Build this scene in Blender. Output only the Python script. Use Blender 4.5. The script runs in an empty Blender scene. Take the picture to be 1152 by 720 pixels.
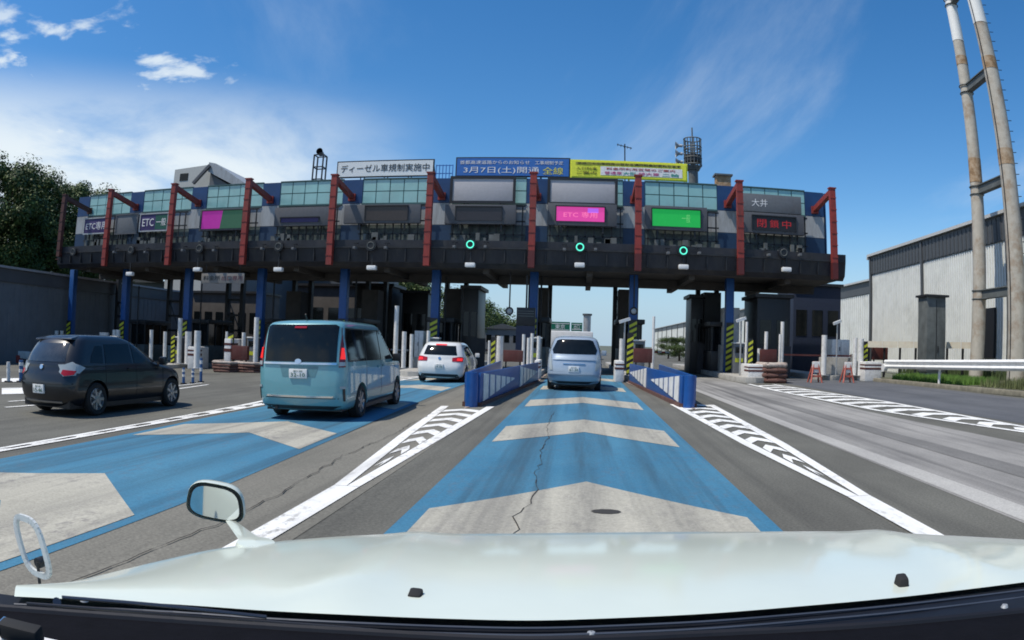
import bpy, bmesh, math, random
from mathutils import Vector, Matrix
from mathutils.bvhtree import BVHTree
random.seed(7)
PI = math.pi
scene = bpy.context.scene
C = scene.collection

# ------------------------------------------------------------------ camera model (wide dash-camera lens, equidistant-like)
A1, A3 = 800.0, -69.8566
YAW, PITCH, ROLL, CH = .0972, .032, .0328, 1.4255
_F = Vector((-math.sin(YAW)*math.cos(PITCH), math.cos(YAW)*math.cos(PITCH), math.sin(PITCH)))
_R = Vector((math.cos(YAW), math.sin(YAW), 0)); _U = _R.cross(_F)
RR = _R*math.cos(ROLL)+_U*math.sin(ROLL); UU = _U*math.cos(ROLL)-_R*math.sin(ROLL)
EYE = Vector((0, 0, CH))
def ray(u, v):
    dx, dy = u-576, 360-v; r = math.hypot(dx, dy)+1e-9; th = r/A1
    for _ in range(20): th -= (A1*th+A3*th**3-r)/(A1+3*A3*th*th)
    s = math.sin(th)/r
    return RR*(dx*s)+UU*(dy*s)+_F*math.cos(th)
def gz(x): return .035*(max(x, -60)+1.5) if x < -1.5 else 0.0      # the plaza falls away to the left
def atY(u, v, Y): d = ray(u, v); return EYE+d*(Y/d.y)
def atZ(u, v, Z): d = ray(u, v); return EYE+d*((Z-CH)/d.z)
def gr(u, v):
    z = 0
    for _ in range(25): p = atZ(u, v, z); z = gz(p.x)
    return p

# ------------------------------------------------------------------ materials
MATS = {}
def srgb(r, g, b):
    f = lambda c: (c/255/12.92) if c/255 <= .04045 else ((c/255+.055)/1.055)**2.4
    return (f(r), f(g), f(b))
def mat(name, col, rough=.6, metal=0, var=.12, scale=6, bump=0, coat=0, spec=.5, stretch=(1,1,1), emit=None, estr=1, dirt=0, dirtcol=(.12,.1,.08), detail=6, trans=0, dscale=1.3):
    if name in MATS: return MATS[name]
    m = bpy.data.materials.new(name); m.use_nodes = True; N = m.node_tree.nodes; L = m.node_tree.links
    b = N['Principled BSDF']; b.inputs['Roughness'].default_value = rough; b.inputs['Metallic'].default_value = metal
    b.inputs['Coat Weight'].default_value = coat; b.inputs['Coat Roughness'].default_value = .12 if 'bonnet' in name else .04
    b.inputs['Specular IOR Level'].default_value = spec
    if trans: b.inputs['Transmission Weight'].default_value = trans
    tc = N.new('ShaderNodeTexCoord'); mp = N.new('ShaderNodeMapping'); mp.inputs['Scale'].default_value = stretch
    L.new(tc.outputs['Object'], mp.inputs[0])
    nz = N.new('ShaderNodeTexNoise'); nz.inputs['Scale'].default_value = scale; nz.inputs['Detail'].default_value = detail; nz.inputs['Roughness'].default_value = .6
    L.new(mp.outputs[0], nz.inputs['Vector'])
    mx = N.new('ShaderNodeMix'); mx.data_type = 'RGBA'
    mx.inputs['A'].default_value = (*[max(0, c*(1-var)) for c in col], 1); mx.inputs['B'].default_value = (*[min(1, c*(1+var)) for c in col], 1)
    rp = N.new('ShaderNodeMapRange'); rp.inputs[1].default_value = .3; rp.inputs[2].default_value = .7
    L.new(nz.outputs['Fac'], rp.inputs[0]); L.new(rp.outputs[0], mx.inputs['Factor'])
    out = mx.outputs['Result']
    if dirt:
        n2 = N.new('ShaderNodeTexNoise'); n2.inputs['Scale'].default_value = dscale; n2.inputs['Detail'].default_value = 8; n2.inputs['Roughness'].default_value = .7
        L.new(mp.outputs[0], n2.inputs['Vector'])
        r2 = N.new('ShaderNodeMapRange'); r2.inputs[1].default_value = .48; r2.inputs[2].default_value = .68; r2.inputs[4].default_value = dirt
        L.new(n2.outputs['Fac'], r2.inputs[0])
        m2 = N.new('ShaderNodeMix'); m2.data_type = 'RGBA'; m2.inputs['B'].default_value = (*dirtcol, 1)
        L.new(r2.outputs[0], m2.inputs['Factor']); L.new(out, m2.inputs['A']); out = m2.outputs['Result']
    L.new(out, b.inputs['Base Color'])
    if bump:
        bp = N.new('ShaderNodeBump'); bp.inputs['Strength'].default_value = bump; bp.inputs['Distance'].default_value = .02
        L.new(nz.outputs['Fac'], bp.inputs['Height']); L.new(bp.outputs[0], b.inputs['Normal'])
    if emit:
        b.inputs['Emission Color'].default_value = (*emit, 1); b.inputs['Emission Strength'].default_value = estr
    MATS[name] = m; return m

def road_mat(name, base, light, dark, streak=.5, blue=None, gscale=1.0, lane_x=None, lane_slope=0, wear=.0, wearcol=(.25,.24,.22), tracks=(), tslope=0, tstr=.55):
    """asphalt / paint with fine grain, blotches and long tyre streaks that run along Y"""
    m = bpy.data.materials.new(name); m.use_nodes = True; N = m.node_tree.nodes; L = m.node_tree.links
    b = N['Principled BSDF']; b.inputs['Roughness'].default_value = .88; b.inputs['Specular IOR Level'].default_value = .25
    tc = N.new('ShaderNodeTexCoord')
    def noise(sc, det, st=(1,1,1), rg=.6, dist=0):
        mp = N.new('ShaderNodeMapping'); mp.inputs['Scale'].default_value = st; L.new(tc.outputs['Object'], mp.inputs[0])
        n = N.new('ShaderNodeTexNoise'); n.inputs['Scale'].default_value = sc; n.inputs['Detail'].default_value = det; n.inputs['Roughness'].default_value = rg
        n.inputs['Distortion'].default_value = dist
        L.new(mp.outputs[0], n.inputs['Vector']); return n.outputs['Fac']
    def rng(f, a, c, o0=0, o1=1):
        r = N.new('ShaderNodeMapRange'); r.inputs[1].default_value = a; r.inputs[2].default_value = c; r.inputs[3].default_value = o0; r.inputs[4].default_value = o1
        L.new(f, r.inputs[0]); return r.outputs[0]
    def mix(f, a, c):
        x = N.new('ShaderNodeMix'); x.data_type = 'RGBA'
        L.new(f, x.inputs['Factor'])
        for s, k in ((a, 'A'), (c, 'B')):
            if isinstance(s, tuple): x.inputs[k].default_value = (*s, 1)
            else: L.new(s, x.inputs[k])
        return x.outputs['Result']
    blot = noise(.55, 6, (1,.5,1)); grain = noise(38, 4, rg=.75); st = noise(1.0, 4, (2.6,.07,1), dist=.3); st2 = noise(2.2, 3, (3,.05,1))
    c = mix(rng(blot, .35, .65), base, light)
    c = mix(rng(st, .5, .72, 0, streak), c, dark)
    c = mix(rng(st2, .52, .7, 0, streak*.7), c, light)
    if wear:
        w = noise(9, 8, (1,.5,1), .75); w2 = noise(.9, 4, (1,.4,1))
        ml = N.new('ShaderNodeMath'); ml.operation = 'MULTIPLY'; L.new(rng(w, .5, .62), ml.inputs[0]); L.new(rng(w2, .4, .65, 0, wear), ml.inputs[1])
        c = mix(ml.outputs[0], c, wearcol)
    if tracks:
        sp = N.new('ShaderNodeSeparateXYZ'); L.new(tc.outputs['Object'], sp.inputs[0])
        def mt(op, a, b_=None):
            n = N.new('ShaderNodeMath'); n.operation = op
            for i, q in enumerate((a, b_)):
                if q is None: continue
                if isinstance(q, (int, float)): n.inputs[i].default_value = q
                else: L.new(q, n.inputs[i])
            return n.outputs[0]
        u = mt('ADD', sp.outputs[0], mt('MULTIPLY', sp.outputs[1], tslope)); u = mt('ADD', u, mt('MULTIPLY', noise(.35, 2, (1,.5,1)), .25))
        acc = None
        for t in tracks:
            q = rng(mt('ABSOLUTE', mt('SUBTRACT', u, t)), .30, .05, 0, tstr); acc = q if acc is None else mt('MAXIMUM', acc, q)
        c = mix(mt('MULTIPLY', acc, rng(noise(1.4, 5, (2,.12,1), .7), .3, .62)), c, dark)
    g = rng(grain, .3, .7, -.22*gscale, .22*gscale)
    hs = N.new('ShaderNodeHueSaturation'); ad = N.new('ShaderNodeMath'); ad.operation = 'ADD'; ad.inputs[1].default_value = 1
    L.new(g, ad.inputs[0]); L.new(ad.outputs[0], hs.inputs['Value']); L.new(c, hs.inputs['Color'])
    L.new(hs.outputs[0], b.inputs['Base Color'])
    bp = N.new('ShaderNodeBump'); bp.inputs['Strength'].default_value = .35; bp.inputs['Distance'].default_value = .01
    L.new(grain, bp.inputs['Height']); L.new(bp.outputs[0], b.inputs['Normal'])
    MATS[name] = m; return m

M = dict(
 white=mat('white_paint', (.72,.72,.70), .5, var=.05, dirt=.35, dirtcol=(.35,.33,.3)),
 post_white=mat('bollard_white', (.7,.69,.66), .55, var=.08, dirt=.5, dirtcol=(.3,.28,.25), dscale=4),
 concrete=mat('concrete', (.36,.35,.32), .85, var=.15, scale=9, bump=.3, dirt=.4),
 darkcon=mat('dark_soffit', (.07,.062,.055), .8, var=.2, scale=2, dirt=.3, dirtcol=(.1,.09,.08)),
 fascia=mat('fascia_dark', (.017,.019,.026), .55, var=.35, scale=1.5, dirt=.6, dirtcol=(.06,.055,.05), stretch=(1,1,.35)),
 navy=mat('blue_panel', (.008,.045,.14), .4, var=.15, scale=2, dirt=.3, dirtcol=(.03,.07,.13)),
 colblue=mat('column_blue', (.01,.07,.24), .45, var=.12),
 teal=mat('teal_glazing', (.27,.50,.48), .18, var=.10, scale=1.1, coat=.4, dirt=.25, dirtcol=(.3,.4,.38)),
 mull=mat('mullion', (.05,.11,.11), .5),
 pwhite=mat('panel_white', (.36,.38,.39), .5, var=.1, dirt=.7, dirtcol=(.19,.185,.17), stretch=(2.5,2.5,.4)),
 red=mat('red_steel', (.25,.03,.022), .55, var=.2, scale=4, dirt=.7, dirtcol=(.12,.04,.03), stretch=(2,2,.6)),
 grey=mat('sign_housing', (.085,.09,.10), .5, var=.12, dirt=.3),
 lgrey=mat('housing_light', (.13,.14,.15), .5, var=.12, dirt=.3),
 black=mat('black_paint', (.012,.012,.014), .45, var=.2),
 steel=mat('dark_steel', (.03,.032,.035), .5, .4, var=.3, dirt=.3, dirtcol=(.06,.04,.03)),
 galv=mat('galvanised', (.42,.43,.43), .5, .5, var=.1, dirt=.4, dirtcol=(.2,.18,.15)),
 yellow=mat('guard_yellow', (.50,.52,.03), .5, var=.12, dirt=.4, dirtcol=(.2,.2,.05), dscale=6),
 byellow=mat('banner_yellow', (.72,.75,.05), .6, var=.05),
 bblue=mat('banner_blue', (.02,.13,.42), .6, var=.08),
 maroon=mat('maroon_board', (.085,.018,.014), .6, var=.2, dirt=.3),
 barrier=mat('barrier_blue', (.006,.07,.27), .35, var=.15, dirt=.3, dirtcol=(.02,.06,.18), dscale=3),
 batten=mat('barrier_white', (.78,.77,.73), .55, var=.08, dirt=.3, dirtcol=(.25,.23,.2), dscale=5),
 rubber=mat('bumper_rubber', (.12,.055,.042), .8, var=.35, scale=5, bump=.6, dirt=.5, dirtcol=(.06,.05,.045), dscale=3),
 tyre=mat('tyre', (.013,.013,.013), .85, var=.2),
 rim=mat('rim_silver', (.35,.36,.37), .3, .8, var=.1),
 glass=mat('car_glass', (.006,.008,.009), .07, var=.3, scale=3, spec=.35),
 chrome=mat('chrome', (.7,.7,.7), .12, 1, var=.02),
 lampred=mat('tail_lens', (.35,.008,.01), .12, var=.1, coat=.6),
 brake=mat('brake_lens_lit', (.5,.01,.01), .15, emit=(1,.035,.03), estr=.75),
 clear=mat('clear_lens', (.33,.37,.38), .1, var=.1, coat=.6),
 plate=mat('number_plate', (.72,.72,.70), .4, var=.03),
 ink=mat('plate_green', (.02,.10,.05), .5),
 inkb=mat('ink_black', (.015,.015,.015), .6),
 inkw=mat('ink_white', (.75,.75,.74), .6),
 inkr=mat('ink_red', (.4,.02,.02), .6),
 inkt=mat('ink_teal', (.02,.30,.22), .6),
 inky=mat('ink_yellow', (.7,.65,.1), .6),
 inkm=mat('ink_magenta', (.5,.05,.2), .6),
 leaf=mat('leaf', (.04,.07,.016), .6, var=.5, scale=.6, spec=.3),
 leaf2=mat('leaf_light', (.075,.11,.025), .6, var=.4, scale=.6, spec=.3),
 bark=mat('bark', (.08,.06,.04), .9, var=.3, bump=.5),
 grass=mat('grass', (.05,.10,.02), .9, var=.5, scale=3),
 wall=mat('ribbed_wall', (.76,.77,.73), .5, var=.06, scale=1.2, dirt=.3, dirtcol=(.25,.26,.22), dscale=.5),
 wallgap=mat('wall_groove', (.6,.61,.57), .6),
 dgrey=mat('dark_cladding', (.075,.08,.085), .5, var=.1, scale=1),
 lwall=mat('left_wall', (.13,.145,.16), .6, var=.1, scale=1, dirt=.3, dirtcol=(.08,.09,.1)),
 roof=mat('roof_edge', (.5,.5,.48), .5),
 pole=mat('pole_concrete', (.42,.39,.33), .75, var=.12, scale=3, dirt=.85, dirtcol=(.24,.15,.08), dscale=.9, bump=.2),
 polew=mat('pole_wrap_white', (.72,.72,.69), .6, var=.05),
 rust=mat('rust', (.30,.19,.10), .9, var=.4, scale=3, dirt=.8, dirtcol=(.42,.36,.28), dscale=1.5),
 cabinet=mat('cabinet_grey', (.11,.12,.115), .6, var=.3, scale=2, dirt=.5, dirtcol=(.05,.05,.045)),
 green=mat('road_sign_green', (.005,.13,.075), .4, var=.05),
 cream=mat('cream_board', (.6,.56,.45), .6, var=.1, dirt=.5, dirtcol=(.4,.25,.15), dscale=3),
 lamp=mat('lamp_housing', (.75,.75,.73), .3, var=.05),
 ringg=mat('signal_green', (.05,.6,.45), .3, emit=(.12,.9,.62), estr=1.0),
 ledpink=mat('led_pink', (.3,.02,.15), .4, emit=(.60,.05,.30), estr=.9, var=.1),
 ledgreen=mat('led_green', (.01,.2,.03), .4, emit=(.005,.30,.05), estr=.9, var=.1),
 ledred=mat('led_red', (.3,.01,.01), .4, emit=(.35,.015,.02), estr=.4),
 leddark=mat('led_off', (.025,.022,.028), .3, var=.15),
 ledbrown=mat('led_off_brown', (.04,.03,.026), .3, var=.15),
 purple=mat('sign_purple', (.045,.03,.12), .5, var=.1),
 screen=mat('blank_screen', (.42,.41,.42), .5, var=.05, dirt=.2, dirtcol=(.3,.3,.3)),
 silverbox=mat('cream_building', (.5,.5,.46), .7, var=.08),
 plastic=mat('cowl_plastic', (.007,.009,.015), .6, spec=.25, var=.3, scale=12),
 dash=mat('dash_plastic', (.004,.004,.006), .9, spec=.1, var=.2, scale=30, bump=.1),  # near-black in place of the shade a cabin roof would cast
 mirror=mat('mirror_glass', (.75,.77,.78), .03, 1, var=.0),
 kerb=mat('kerb_stone', (.22,.20,.15), .9, var=.3, scale=4, bump=.3),
)
def carpaint(name, col, metal=0, rough=.35, coat=1): return mat(name, col, rough, metal, var=.05, scale=2, coat=coat, dirt=0 if 'bonnet' in name or 'black' in name else .10, dirtcol=(.25,.23,.2), dscale=14)
M['pvan'] = carpaint('paint_turquoise', (.13,.33,.37), .1, .35)
M['pblack'] = carpaint('paint_black', (.004,.005,.008), 0, .35, .55)
M['pwhite_car'] = carpaint('paint_white', (.68,.68,.65), 0, .35)
M['psilver'] = carpaint('paint_silver_blue', (.35,.42,.49), .25, .35)
M['phood'] = carpaint('paint_bonnet_white', (.65,.70,.60), 0, .5)

# ------------------------------------------------------------------ mesh helpers
SPLIT = {'ledge_equipment','bracket','booth_post','leg','wheel','sign_post','fence_post','window','soffit_beam','cowl_clip','hanger','loudspeaker','plank','red_stripe','dark_stripe','arrow_batten','reflective_band'}
class MB:
    def __init__(s): s.bm = bmesh.new()
    def box(s, x0, x1, y0, y1, z0, z1):
        v = [s.bm.verts.new(p) for p in ((x0,y0,z0),(x1,y0,z0),(x1,y1,z0),(x0,y1,z0),(x0,y0,z1),(x1,y0,z1),(x1,y1,z1),(x0,y1,z1))]
        for f in ((0,3,2,1),(4,5,6,7),(0,1,5,4),(1,2,6,5),(2,3,7,6),(3,0,4,7)): s.bm.faces.new([v[i] for i in f])
        return s
    def hexa(s, b, t):      # two quads (lists of 4 points)
        v = [s.bm.verts.new(p) for p in list(b)+list(t)]
        for f in ((0,3,2,1),(4,5,6,7),(0,1,5,4),(1,2,6,5),(2,3,7,6),(3,0,4,7)): s.bm.faces.new([v[i] for i in f])
        return s
    def tube(s, a, b, r, r2=None, n=12, caps=True):
        a, b = Vector(a), Vector(b); d = (b-a).normalized(); r2 = r if r2 is None else r2
        u = d.orthogonal().normalized(); w = d.cross(u)
        A = [s.bm.verts.new(a+(u*math.cos(t)+w*math.sin(t))*r) for t in [2*PI*i/n for i in range(n)]]
        B = [s.bm.verts.new(b+(u*math.cos(t)+w*math.sin(t))*r2) for t in [2*PI*i/n for i in range(n)]]
        for i in range(n): s.bm.faces.new((A[i], A[(i+1)%n], B[(i+1)%n], B[i]))
        if caps: s.bm.faces.new(A[::-1]); s.bm.faces.new(B)
        return s
    def path(s, pts, r, n=8):
        for i in range(len(pts)-1): s.tube(pts[i], pts[i+1], r, n=n)
        return s
    def bar(s, a, b, w, h, up=(0,0,1)):
        a, b = Vector(a), Vector(b); d = (b-a).normalized(); x = d.cross(Vector(up))
        if x.length < 1e-3: x = d.cross(Vector((0,1,0)))
        x.normalize(); z = x.cross(d)
        q = lambda p: [p-x*w/2-z*h/2, p+x*w/2-z*h/2, p+x*w/2+z*h/2, p-x*w/2+z*h/2]
        return s.hexa(q(a), q(b))
    def ring(s, c, R, r, axis='Y', n=24, k=8):
        c = Vector(c); V = []
        for i in range(n):
            t = 2*PI*i/n; row = []
            for j in range(k):
                q = 2*PI*j/k; rad = R+r*math.cos(q); h = r*math.sin(q)
                p = {'Y': Vector((rad*math.cos(t), h, rad*math.sin(t))), 'X': Vector((h, rad*math.cos(t), rad*math.sin(t))), 'Z': Vector((rad*math.cos(t), rad*math.sin(t), h))}[axis]
                row.append(s.bm.verts.new(c+p))
            V.append(row)
        for i in range(n):
            for j in range(k): s.bm.faces.new((V[i][j], V[(i+1)%n][j], V[(i+1)%n][(j+1)%k], V[i][(j+1)%k]))
        return s
    def lathe(s, prof, c=(0,0,0), axis='X', n=28):       # prof: (along, radius)
        c = Vector(c); V = []
        for i in range(n):
            t = 2*PI*i/n; row = []
            for a, r in prof:
                p = {'X': Vector((a, r*math.cos(t), r*math.sin(t))), 'Y': Vector((r*math.cos(t), a, r*math.sin(t))), 'Z': Vector((r*math.cos(t), r*math.sin(t), a))}[axis]
                row.append(s.bm.verts.new(c+p))
            V.append(row)
        for i in range(n):
            for j in range(len(prof)-1): s.bm.faces.new((V[i][j], V[(i+1)%n][j], V[(i+1)%n][j+1], V[i][j+1]))
        return s
    def prism(s, pts, d):       # planar polygon extruded by vector d
        d = Vector(d); a = [s.bm.verts.new(p) for p in pts]; b = [s.bm.verts.new(Vector(p)+d) for p in pts]
        s.bm.faces.new(a[::-1]); s.bm.faces.new(b); n = len(a)
        for i in range(n): s.bm.faces.new((a[i], a[(i+1)%n], b[(i+1)%n], b[i]))
        return s
    def build(s, name, m, parent=None, smooth=False, bevel=0, angle=35):
        bm = s.bm
        if name in SPLIT:
            seen = set(); groups = []
            for v in bm.verts:
                if v in seen: continue
                st = [v]; seen.add(v); g_ = []
                while st:
                    q = st.pop(); g_.append(q)
                    for e in q.link_edges:
                        o_ = e.other_vert(q)
                        if o_ not in seen: seen.add(o_); st.append(o_)
                groups.append(g_)
            if len(groups) > 1:
                out = None
                for g_ in groups:
                    t = MB(); mp_ = {v: t.bm.verts.new(v.co) for v in g_}
                    for f_ in {f_ for v in g_ for f_ in v.link_faces}: t.bm.faces.new([mp_[v] for v in f_.verts])
                    o = t._build(name, m, parent, smooth, bevel, angle); out = out or o
                bm.free(); return out
        return s._build(name, m, parent, smooth, bevel, angle)
    def _build(s, name, m, parent=None, smooth=False, bevel=0, angle=35):
        bm = s.bm
        bmesh.ops.recalc_face_normals(bm, faces=bm.faces[:])
        if bevel:
            es = [e for e in bm.edges if len(e.link_faces) == 2 and e.calc_face_angle(0) > .6]
            bmesh.ops.bevel(bm, geom=es, offset=bevel, segments=2, profile=.6, affect='EDGES', clamp_overlap=True)
        me = bpy.data.meshes.new(name); bm.to_mesh(me); bm.free()
        me.materials.append(m)
        if smooth or bevel:
            for p in me.polygons: p.use_smooth = True
            me.set_sharp_from_angle(angle=math.radians(angle))
        o = bpy.data.objects.new(name, me); C.objects.link(o)
        if parent: o.parent = parent
        return o
def tag(o, label=None, cat=None, group=None, kind=None):
    for k, v in (('label', label), ('category', cat), ('group', group), ('kind', kind)):
        if v: o[k] = v
    return o
def empty(name, loc=(0,0,0), rz=0, label=None, cat=None, group=None):
    o = bpy.data.objects.new(name, None); o.location = loc; o.rotation_euler = (0, 0, rz); C.objects.link(o)
    return tag(o, label, cat, group)
def children(o): return [c for c in bpy.data.objects if c.parent == o]
def copy_tree(o, parent=None):
    c = o.copy(); C.objects.link(c); c.parent = parent
    for ch in children(o): copy_tree(ch, c)
    return c
def text(s, w, h, loc, m, parent, name='lettering', rot=(PI/2,0,0), depth=.004):
    cu = bpy.data.curves.new('t', 'FONT'); cu.body = s; cu.extrude = depth; cu.resolution_u = 2
    o = bpy.data.objects.new('t', cu); C.objects.link(o); bpy.context.view_layer.update()
    dg = bpy.context.evaluated_depsgraph_get(); me = bpy.data.meshes.new_from_object(o.evaluated_get(dg))
    bpy.data.objects.remove(o)
    xs = [v.co.x for v in me.vertices]; ys = [v.co.y for v in me.vertices]
    if not xs: return None
    cx, cy = (min(xs)+max(xs))/2, (min(ys)+max(ys))/2; sx, sy = w/(max(xs)-min(xs)), h/(max(ys)-min(ys))
    for v in me.vertices: v.co = Vector(((v.co.x-cx)*sx, (v.co.y-cy)*sy, v.co.z))
    me.materials.clear(); me.materials.append(m); me.name = name
    o = bpy.data.objects.new(name, me); C.objects.link(o); o.location = loc; o.rotation_euler = rot; o.parent = parent
    return o
def join_text(items, parent, name='lettering'):
    """items: (string, width, height, loc); one mesh"""
    obs = [text(s, w, h, l, m, None) for s, w, h, l, m in items]
    bm = bmesh.new(); me = bpy.data.meshes.new(name); mats = []
    for o in obs:
        mm = o.data.materials[0]
        if mm not in mats: mats.append(mm); me.materials.append(mm)
        n0 = len(bm.faces); t = o.data.copy(); t.transform(Matrix.Translation(o.location) @ Matrix.Rotation(PI/2, 4, 'X')); bm.from_mesh(t)
        bm.faces.ensure_lookup_table()
        for f in bm.faces[n0:]: f.material_index = mats.index(mm)
        bpy.data.objects.remove(o)
    bm.to_mesh(me); bm.free(); o = bpy.data.objects.new(name, me); C.objects.link(o); o.parent = parent; return o

def sheet(name, polys, dz, m, kind='structure', **kw):
    """flat painted sheets laid on the plaza surface (which bends at x=-1.5)"""
    bm = bmesh.new()
    for p in polys:
        try: bm.faces.new([bm.verts.new((q[0], q[1], 0)) for q in p])
        except Exception: pass
    for xc in (-1.5, -60):
        bmesh.ops.bisect_plane(bm, geom=bm.verts[:]+bm.edges[:]+bm.faces[:], plane_co=(xc,0,0), plane_no=(1,0,0))
    bmesh.ops.recalc_face_normals(bm, faces=bm.faces[:])
    for f in bm.faces:
        if f.normal.z < 0: f.normal_flip()
    for v in bm.verts: v.co.z = gz(v.co.x)+dz
    me = bpy.data.meshes.new(name); bm.to_mesh(me); bm.free(); me.materials.append(m)
    o = bpy.data.objects.new(name, me); C.objects.link(o); return tag(o, kind=kind, **kw)

# ------------------------------------------------------------------ camera
cam = bpy.data.cameras.new('camera'); co = bpy.data.objects.new('camera', cam); C.objects.link(co)
co.matrix_world = Matrix((( RR.x, UU.x, -_F.x, 0), (RR.y, UU.y, -_F.y, 0), (RR.z, UU.z, -_F.z, CH), (0,0,0,1)))
cam.type = 'PANO'; cam.clip_start = .02; cam.clip_end = 20000
scene.camera = co; scene.render.engine = 'CYCLES'; scene.render.filter_size = 1.8; scene.cycles.filter_width = 1.8
cam.sensor_fit = 'HORIZONTAL'; cam.sensor_width = 36; cam.sensor_height = 22.5
# theta(r in mm): fit through samples of r = A1 t + A3 t^3
K = 1152/36
def polyfit():
    T = [i/60*.98 for i in range(1, 61)]; R = [(A1*t+A3*t**3)/K for t in T]
    # basis r, r2, r3, r4 ; normal equations
    n = 4; A = [[sum((r/20)**(i+j+2) for r in R) for j in range(n)] for i in range(n)]; B = [sum(t*(r/20)**(i+1) for t, r in zip(T, R)) for i in range(n)]
    for i in range(n):
        for k in range(i+1, n):
            f = A[k][i]/A[i][i]
            for j in range(n): A[k][j] -= f*A[i][j]
            B[k] -= f*B[i]
    x = [0]*n
    for i in reversed(range(n)): x[i] = (B[i]-sum(A[i][j]*x[j] for j in range(i+1, n)))/A[i][i]
    return [c/20**(i+1) for i, c in enumerate(x)]
k1, k2, k3, k4 = polyfit()
for tgt in (getattr(cam, 'cycles', None), cam):
    if tgt is None: continue
    try:
        tgt.panorama_type = 'FISHEYE_LENS_POLYNOMIAL'; tgt.fisheye_fov = 3.0
        tgt.fisheye_polynomial_k0 = 0; tgt.fisheye_polynomial_k1 = -k1; tgt.fisheye_polynomial_k2 = -k2
        tgt.fisheye_polynomial_k3 = -k3; tgt.fisheye_polynomial_k4 = -k4
        print('pano set on', tgt); break
    except Exception as e: print('pano', e)

# ------------------------------------------------------------------ sun and sky
SUN_DIR = Vector((-.80, -.42, 0)).normalized(); ELEV = math.radians(62)
to_sun = SUN_DIR*math.cos(ELEV)+Vector((0,0,math.sin(ELEV)))
sun = bpy.data.lights.new('sun', 'SUN'); sun.energy = 4.5; sun.angle = math.radians(.5); sun.color = (1, .93, .82)
so = bpy.data.objects.new('sun', sun); C.objects.link(so); so.rotation_euler = to_sun.to_track_quat('Z', 'Y').to_euler()
w = bpy.data.worlds.new('World'); scene.world = w; w.use_nodes = True; N = w.node_tree.nodes; L = w.node_tree.links
bg = N['Background']; bg.inputs[1].default_value = .15
sky = N.new('ShaderNodeTexSky'); sky.sky_type = 'NISHITA'; sky.sun_disc = False; sky.sun_elevation = ELEV
sky.sun_rotation = math.atan2(to_sun.x, to_sun.y); sky.air_density = 1.0; sky.dust_density = .3; sky.ozone_density = 3.0; sky.altitude = 0
tc = N.new('ShaderNodeTexCoord'); sx = N.new('ShaderNodeSeparateXYZ'); L.new(tc.outputs['Generated'], sx.inputs[0])
def mth(op, a, b=None, clamp=False):
    n = N.new('ShaderNodeMath'); n.operation = op; n.use_clamp = clamp
    for i, s in enumerate((a, b)):
        if s is None: continue
        if isinstance(s, (int, float)): n.inputs[i].default_value = s
        else: L.new(s, n.inputs[i])
    return n.outputs[0]
def mr(f, a, b, c=0, d=1, smooth=True):
    n = N.new('ShaderNodeMapRange'); n.interpolation_type = 'SMOOTHSTEP' if smooth else 'LINEAR'
    for i, s in ((1,a),(2,b),(3,c),(4,d)): n.inputs[i].default_value = s
    L.new(f, n.inputs[0]); return n.outputs[0]
X, Y, Z = sx.outputs
azi = mth('ARCTAN2', X, Y)
def wnoise(st, sc, det, rg=.6, dist=0, off=(0,0,0), rot=(0,0,0)):
    # cloud layer: direction projected onto a high sheet
    dv = mth('ADD', mth('MAXIMUM', Z, 0), .12)
    cb = N.new('ShaderNodeCombineXYZ'); L.new(mth('DIVIDE', X, dv), cb.inputs[0]); L.new(mth('DIVIDE', Y, dv), cb.inputs[1])
    mp = N.new('ShaderNodeMapping'); mp.inputs['Scale'].default_value = st; mp.inputs['Location'].default_value = off; mp.inputs['Rotation'].default_value = rot
    L.new(cb.outputs[0], mp.inputs[0]); n = N.new('ShaderNodeTexNoise'); n.inputs['Scale'].default_value = sc; n.inputs['Detail'].default_value = det
    n.inputs['Roughness'].default_value = rg; n.inputs['Distortion'].default_value = dist; L.new(mp.outputs[0], n.inputs['Vector']); return n.outputs['Fac']
cir = wnoise((1,.35,1), 1.1, 10, .62, .6, off=(3.1,1.2,0), rot=(0,0,.5))
big = wnoise((1,1,1), .45, 4, .5, off=(7.3,2.2,0))
cirrus = mth('MULTIPLY', mr(cir, .48, .80, 0, .34), mr(big, .36, .56, .15, 1))
left = mr(azi, -.18, -.5, 0, 1)
low = mr(Z, .37, .22, 0, 1)
bank = wnoise((1,.8,1), 1.5, 10, .6, .3, off=(1.4,5.1,0))
bankm = mth('MULTIPLY', mth('MULTIPLY', left, low), mr(bank, .30, .60, .35, 1))
puff = wnoise((1,1,1), 4.2, 8, .55, .2, off=(2.7,9.4,0))
puffm = mth('MULTIPLY', mth('MULTIPLY', mr(azi, -.42, -.62, 0, 1), mr(Z, .50, .36, 0, 1)), mr(puff, .55, .67, 0, .85))
lowhaze = mr(Z, .20, .0, 0, .85)
cl = mth('MAXIMUM', mth('MAXIMUM', cirrus, bankm), puffm)
mx = N.new('ShaderNodeMix'); mx.data_type = 'RGBA'; L.new(cl, mx.inputs['Factor'])
# photograph's own rendering of the sky is a saturated blue
hs = N.new('ShaderNodeHueSaturation'); hs.inputs['Saturation'].default_value = 1.32; hs.inputs['Value'].default_value = .97; L.new(sky.outputs[0], hs.inputs['Color'])
L.new(hs.outputs[0], mx.inputs['A']); mx.inputs['B'].default_value = (5.4, 6.0, 6.4, 1)
m3 = N.new('ShaderNodeMix'); m3.data_type = 'RGBA'; L.new(lowhaze, m3.inputs['Factor']); L.new(mx.outputs['Result'], m3.inputs['A']); m3.inputs['B'].default_value = (2.5, 3.7, 5.0, 1)
L.new(m3.outputs['Result'], bg.inputs[0])
vs = scene.view_settings; vs.view_transform = 'Standard'; vs.look = 'None'; vs.exposure = 0; vs.gamma = 1

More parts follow.
